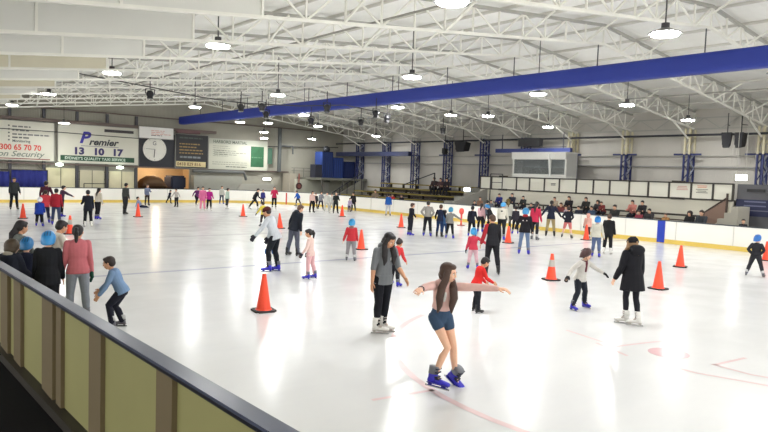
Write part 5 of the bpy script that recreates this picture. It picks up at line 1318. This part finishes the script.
sk8(88, 227, 190, -10, dict(lean=1, armL=(30, 8, 40), armR=(4, 8, 8)), dict(g=1.02, hair=('short', 'black'), top=T(32, 36, 46, hem=-.10, inf=.03), bottom=((28, 30, 36), 1.0, .012), skates='white', skin='m'), 'person in a dark navy coat and black trousers standing in the left distance')
sk8(97, 219.5, 188, 40, dict(lean=6, legL=(10, 5, 14), legR=(-8, 6, 8), armL=(20, 16, 14), armR=(6, 8, 14)), dict(g=.95, hair=('long', 'black'), hlen=.8, top=T(214, 206, 190, hem=.0, name='top'), bottom=(BLK, 1.0), skates='blue'), 'woman with black hair in a cream top and black trousers beside the navy coat')
sk8(124.5, 214.5, 183, 45, dict(lean=3, legL=(8, 4, 8), legR=(-6, 4, 10), armR=(2, 8, 10), armL=(2, 8, 10)), dict(g=.96, hair=('short', 'black'), top=T(70, 72, 70, hem=-.02, name='shirt'), bottom=((46, 46, 50), 1.0), skates='black', skin='m'), 'slim man in a dark grey shirt gliding before the cream doors')
sk8(147, 205.5, 184.5, 160, dict(armL=(30, 8, 70), armR=(10, 8, 20)), dict(g=1.0, hair=('short', 'dark'), top=T(132, 142, 170, hem=-.03, name='shirt'), bottom=((60, 54, 50), 1.0), skates='black'), 'person in a light blue grey shirt standing behind the fallen skater')
pos = atz(141, 207.5)
person(pos, 1.35, facing_yaw(pos, 100), dict(down=True, lean=-30, legL=(84, 10, 30), legR=(70, 14, 16), armR=(-40, 36, 6), armL=(-30, 40, 6)), dict(g=1.0, hair=('short', 'black'), top=T(150, 160, 196, hem=-.02), bottom=(NAVY, 1.0), skates='white'), 'fallen skater in a pale blue top sitting on the ice propped on the hands', .014, 3)
sk8(168.5, 203.5, 190, 120, STRIDE, dict(g=1.0, hair=('short', 'black'), top=T(40, 44, 58, hem=-.03), bottom=(BLK, 1.0), skates='black'), 'small child in dark clothes skating before the lit opening')
sk8(176.5, 207, 188.5, -150, dict(lean=8, legL=(24, 12, 16), legR=(-14, 12, 8), armL=(20, 44, 20), armR=(6, 34, 20)), dict(g=.95, hair=('bun', 'black'), top=T(214, 206, 200, hem=.0, name='top'), bottom=((30, 32, 42), 1.0), skates='black'), 'skater in a white top and black leggings striding before the lit opening')
sk8(196, 206, 187, 150, STRIDE2, dict(g=1.0, hair=('short', 'dark'), top=T(110, 50, 110, hem=-.03), bottom=((40, 34, 46), 1.0), skates='white'), 'skater in a purple top striding just left of the pink suit')
sk8(202.5, 210.5, 186.5, 175, dict(armL=(4, 10, 10), armR=(4, 10, 10)), dict(g=1.05, hair=('long', 'black'), hlen=.5, top=T(226, 116, 162, hem=-.12, inf=.03, flare=.02), bottom=((236, 140, 170), 1.0, .02), skates='white'), 'person in a long bright pink one piece suit by the far boards')
sk8(209, 210.5, 188, 170, dict(armL=(4, 16, 40), armR=(4, 16, 40)), dict(g=1.0, hair=('long', 'black'), hlen=.6, top=T(190, 44, 142, hem=-.04, inf=.026), bottom=(BLK, 1.0), skates='white'), 'girl in a magenta jacket and black leggings beside the pink suit')
sk8(221.5, 204, 186, 165, STAND, dict(g=1.0, hair=('short', 'brown'), top=T(196, 194, 184, hem=-.03, name='jumper'), bottom=((66, 72, 90), 1.0), skates='blue'), 'person in a pale grey jumper left of the mint top at the far end')
sk8(226.5, 209, 188, 60, dict(legL=(4, 4, 6), legR=(-4, 4, 6)), dict(g=1.0, hair=('short', 'dark'), top=T(196, 218, 204, hem=-.04, name='top'), bottom=((66, 72, 76), 1.0), skates='white'), 'person in a pale mint top and dark grey trousers at the far end')
sk8(253.5, 210, 188.5, 110, dict(lean=24, legR=(40, 6, 30), legL=(-34, 14, 6), armR=(-10, 14, 30), armL=(30, 14, 40)), dict(g=1.0, hair=('short', 'black'), top=T(34, 34, 42, hem=-.03), bottom=((32, 34, 42), 1.0), skates='white'), 'skater in black striding widely toward the side at the far end')
sk8(262.5, 205.5, 189.5, 160, STAND, dict(g=1.0, hair=('short', 'dark'), top=T(52, 54, 120, hem=-.04), bottom=(NAVY, 1.0), skates='white'), 'child in an indigo jacket behind the striding skater in black')
sk8(274, 209, 186.5, 175, dict(armL=(14, 16, 80), armR=(14, 16, 80), legL=(0, 3, 2), legR=(0, 3, 2)), dict(g=.98, hair=('long', 'black'), hlen=.5, top=T(214, 52, 96, hem=-.04, inf=.026), bottom=(BLK, 1.0), skates='white'), 'woman in a raspberry pink jacket standing alone near the far boards')
sk8(263.5, 226.5, 201.5, -30, dict(lean=10, legL=(10, 8, 14), legR=(2, 8, 10), armL=(20, 30, 20), armR=(10, 12, 20)), dict(g=1.02, hair=('short', 'dark'), top=T(228, 210, 84, hem=-.04, inf=.03, name='shirt'), bottom=((62, 50, 52), 1.0), gloves=(50, 46, 50), skates='grey'), 'child in a bright yellow top at mid distance')
sk8(298.5, 206, 190.5, -70, dict(lean=14, legL=(20, 8, 20), legR=(-18, 8, 10), armL=(24, 20, 24), armR=(-20, 20, 20)), dict(g=1.02, hair=('short', 'dark'), top=T(40, 96, 190, hem=-.04, inf=.026), bottom=((40, 44, 60), 1.0), skates='grey'), 'skater in a bright blue jacket below the fire hose reel')
sk8(311.5, 212.5, 191, 150, STAND, dict(g=1.0, hair=('long', 'dark'), hlen=.7, top=T(232, 196, 186, hem=.0, name='top'), bottom=(BLK, 1.0), skates='black'), 'girl in a pale peach top and black trousers near the corner boards')
sk8(315.5, 209, 193, 175, STAND, dict(g=.95, hair=('short', 'black'), top=T(60, 60, 66, hem=-.04), bottom=(BLK, 1.0), skates='black'), 'dark clad child just right of the peach top near the corner')
sk8(320.5, 209.5, 191.5, 160, dict(lean=5, legL=(14, 8, 14), legR=(-10, 8, 10), armL=(24, 12, 40)), dict(g=1.0, hair=('short', 'black'), top=T(150, 152, 160, hem=-.03, name='jumper'), bottom=(NAVY, 1.0), skates='black'), 'skater in a mid grey jumper and navy trousers near the corner boards')
sk8(326.5, 212.5, 192, 170, dict(legL=(0, 8, 2), legR=(0, 8, 2), armL=(4, 14, 10)), dict(g=1.06, hair=('short', 'dark'), top=T(226, 226, 220, hem=-.06, inf=.026), bottom=((218, 218, 212), 1.0, .01), skates='white'), 'left one of two skaters dressed all in white near the corner')
sk8(331.5, 211, 193.5, 175, dict(legL=(0, 6, 2), legR=(0, 6, 2)), dict(g=1.0, hair=('short', 'brown'), top=T(222, 222, 218, hem=-.06, inf=.026), bottom=((212, 212, 208), 1.0, .01), skates='white'), 'right one of two skaters dressed all in white near the corner')
sk8(335.5, 213.5, 192, 170, dict(armL=(20, 14, 60), armR=(20, 14, 60), legL=(0, 6, 2), legR=(0, 6, 2)), dict(g=1.02, hair=('long', 'black'), hlen=.6, top=T(44, 48, 48, hem=-.05, inf=.024), bottom=((38, 42, 44), 1.0), skates='black'), 'skater in charcoal clothes to the right of the two in white')
sk8(349, 212, 198, 150, dict(lean=10, armL=(30, 12, 30), armR=(30, 12, 30)), dict(g=1.06, hair=('short', 'dark'), top=T(196, 180, 208, hem=-.04, inf=.026), bottom=((80, 76, 116), 1.0), skates='grey'), 'small child in a lilac jacket behind the cone near the corner')
sk8(353.5, 211.5, 192.5, -160, dict(lean=6, armR=(30, 14, 30), legL=(0, 8, 2)), dict(g=1.04, hair=('long', 'black'), hlen=.6, top=T(40, 36, 40, hem=-.05, inf=.026), bottom=(BLK, 1.0), skates='black'), 'adult in black beside the small child in lilac')
sk8(344.5, 208.5, 195, 175, STAND, dict(g=1.0, hair=('short', 'dark'), top=T(92, 66, 56, hem=-.08, inf=.03), bottom=((70, 50, 44), 1.0), skates='black'), 'person in a brown coat behind the small child in lilac')
# ---- spectators
F_ = -158
def sp(hx, hy, row, col, hair, label, bottom=(44, 44, 52), **k):
    X, z0 = ((30.3, .57), (32.1, .90))[row]
    g = k.pop('g', 1.08); ht = k.pop('hat', None); ps = k.pop('ps', None); face = k.pop('face', F_)
    c = dict(g=g, hair=hair, top=T(*col, hem=-.03, inf=.03), bottom=(bottom, 1.0, .01)); c.update(k)
    if ht: c['hat'] = ht
    return seat(hx, hy, X, z0, face, c, label, ps)
sp(500, 193.5, 1, (44, 50, 120), ('short', 'black'), 'seated spectator in an indigo jacket, leftmost on the rear bench before the cream wall')
sp(513, 193, 1, (52, 54, 66), ('long', 'dark'), 'seated spectator in a dark slate coat right of the indigo jacket')
sp(524, 196, 1, (60, 62, 62), ('long', 'dark'), 'seated spectator in a charcoal coat on the rear bench left of the middle')
sp(532, 203, 0, (56, 60, 72), ('short', 'dark'), 'seated spectator low behind the boards in a dark blue grey top')
sp(538.5, 202.5, 0, (176, 150, 144), ('short', 'dark'), 'seated spectator in a dusty beige pink top behind the boards')
sp(555.5, 197, 1, (186, 170, 150), ('long', 'brown'), 'seated spectator in a sand coloured top on the rear bench')
sp(562, 202.5, 0, (118, 60, 62), ('short', 'brown'), 'seated spectator in a dull maroon top behind the boards')
sp(567, 206, 0, (204, 180, 190), ('short', 'brown'), 'seated spectator in a pale lilac top low behind the boards')
sp(570, 196, 1, (46, 44, 48), ('long', 'dark'), 'seated spectator in black on the rear bench, right of the sand coloured top')
sp(579.5, 206, 0, (50, 54, 66), ('short', 'dark'), 'seated spectator in a navy grey top low behind the boards')
sp(587, 197, 1, (52, 52, 50), ('long', 'dark'), 'seated spectator in dark olive black with a slanted pole behind')
sp(592.5, 206, 0, (66, 84, 108), ('short', 'dark'), 'seated spectator in a steel blue top low behind the boards')
sp(597.5, 200.5, 1, (58, 56, 60), ('puff', 'dark'), 'seated spectator with bushy dark hair leaning to the left', ps=dict(side=-8))
sp(604, 202, 1, (128, 58, 58), ('short', 'dark'), 'seated spectator in a brick red jacket next to bushy dark hair', ps=dict(side=14))
sp(616, 204, 0, (58, 58, 56), ('short', 'black'), 'seated spectator in dark grey stretching the legs sideways', ps=dict(legL=(80, 30, 40)))
sp(633.5, 200, 1, (214, 140, 128), ('long', 'dark'), 'seated spectator in a salmon pink top on the rear bench')
sp(643.5, 200.5, 1, (48, 46, 50), ('short', 'black'), 'seated spectator in a black jacket over a pale shirt beside the salmon top', patch=None)
sp(650.5, 208.5, 0, (62, 60, 62), ('short', 'dark'), 'seated spectator in a dark top lower right of the black jacket')
sp(640, 210.5, 0, (156, 70, 84), ('short', 'dark'), 'seated child in a muted crimson top between two adults')
sp(666.5, 213.5, 0, (176, 132, 84), ('short', 'brown'), 'seated child with a tan hood just above the blue marker panel')
sp(691, 211, 0, (44, 44, 46), ('puff', 'dark'), 'seated spectator in a black jacket, left one of the pair near the stairs')
sp(703, 210, 0, (66, 70, 76), ('long', 'dark'), 'seated spectator in a slate grey jacket, right of the pair near the stairs')
pp_ = atX(743.5, 219, 29.6)
def stander(hx, hy, X, z0, face, c, label, ps=None):
    p = atX(hx, hy, X); pos = Vector((X, p.y, z0)); ps = ps or STAND; J = skeleton(1.6, ps, False)
    h = 1.6 * (p.z - z0) / J['top'].z
    if not 1.0 < h < 1.95: print('STAND', label, round(h, 2))
    h = max(1.0, min(1.85, h)); return person(pos, h, facing_yaw(pos, face), ps, c, label, .0165, 3, None, False)
stander(743.5, 219, 29.2, .12, 175, dict(g=1.0, hair=('short', 'dark'), top=T(44, 44, 50, hem=-.05), bottom=(BLK, 1.0)), 'child in dark clothes standing behind the boards at the foot of the stairs')
stander(474.5, 200.5, 29.6, .12, 175, dict(g=1.0, hair=('short', 'black'), top=T(50, 48, 54, hem=-.05), bottom=(BLK, 1.0)), 'person in dark clothes standing behind the boards by the stair block')
stander(480, 197, 31.0, .12, 170, dict(g=1.0, hair=('short', 'brown'), top=T(150, 116, 96, hem=-.05), bottom=((90, 70, 60), 1.0)), 'person in a light brown top standing near the end of the cream wall')
stander(491, 200, 30.8, .12, 170, dict(g=1.0, hair=('short', 'black'), top=T(120, 124, 130, hem=-.05), bottom=(BLK, 1.0)), 'person in a grey top standing behind the boards at the left end of the benches')
def blseat(hx, hy, i, col, label, hair=('short', 'dark')):
    X = 29.6 + .1 + i * 1.1 + .22; z0 = .30 + i * .34 + .33
    return seat(hx, hy, X, z0, -160, dict(g=1.08, hair=hair, top=T(*col, hem=-.03, inf=.03), bottom=((40, 40, 46), 1.0, .01)), label)
blseat(376, 189.5, 0, (150, 132, 112), 'spectator in a tan top sitting alone midway up the bleachers')
blseat(393, 194, 0, (206, 62, 54), 'spectator in a bright red jacket low on the bleachers')
blseat(402, 197.5, 0, (50, 48, 54), 'spectator in dark clothes low on the bleachers right of the red jacket', ('long', 'black'))
blseat(435, 177, 3, (78, 60, 62), 'left one of three spectators at the top of the bleachers by a lattice column')
blseat(441.3, 178, 3, (96, 74, 76), 'middle one of three spectators at the top of the bleachers by a lattice column')
blseat(447.5, 178, 3, (60, 52, 58), 'right one of three spectators at the top of the bleachers by a lattice column')
bake()

# ------------------------------------------------------------------ camera, light, view
cd = bpy.data.cameras.new('camera'); cd.sensor_width = 36; cd.lens = F * 36 / 768; cd.clip_end = 300; cd.clip_start = .05
cam = bpy.data.objects.new('camera', cd); COL.objects.link(cam)
cam.location = (0, 0, EYE)
f = Vector(ray(384, 216)).normalized()
rgt = (Vector(ray(484, 216)) - Vector(ray(384, 216))).normalized(); up = rgt.cross(f).normalized()
cam.matrix_world = Matrix(((rgt.x, up.x, -f.x, 0), (rgt.y, up.y, -f.y, 0), (rgt.z, up.z, -f.z, EYE), (0, 0, 0, 1)))
sc.camera = cam
w = bpy.data.worlds.new('world'); sc.world = w; w.use_nodes = True
bg = w.node_tree.nodes['Background']; bg.inputs[0].default_value = (1, .98, .94, 1); bg.inputs[1].default_value = WORLD
sc.view_settings.view_transform = 'Standard'; sc.view_settings.look = 'None'; sc.view_settings.gamma = 1; sc.view_settings.exposure = EXPO
sc.view_settings.use_curve_mapping = False
sc.cycles.use_denoising = True; sc.cycles.max_bounces = 8; sc.cycles.diffuse_bounces = 5; sc.cycles.glossy_bounces = 4; sc.cycles.sample_clamp_indirect = 8
sc.cycles.caustics_reflective = False; sc.cycles.caustics_refractive = False
print('people', NP[0], 'objects', len(bpy.data.objects))
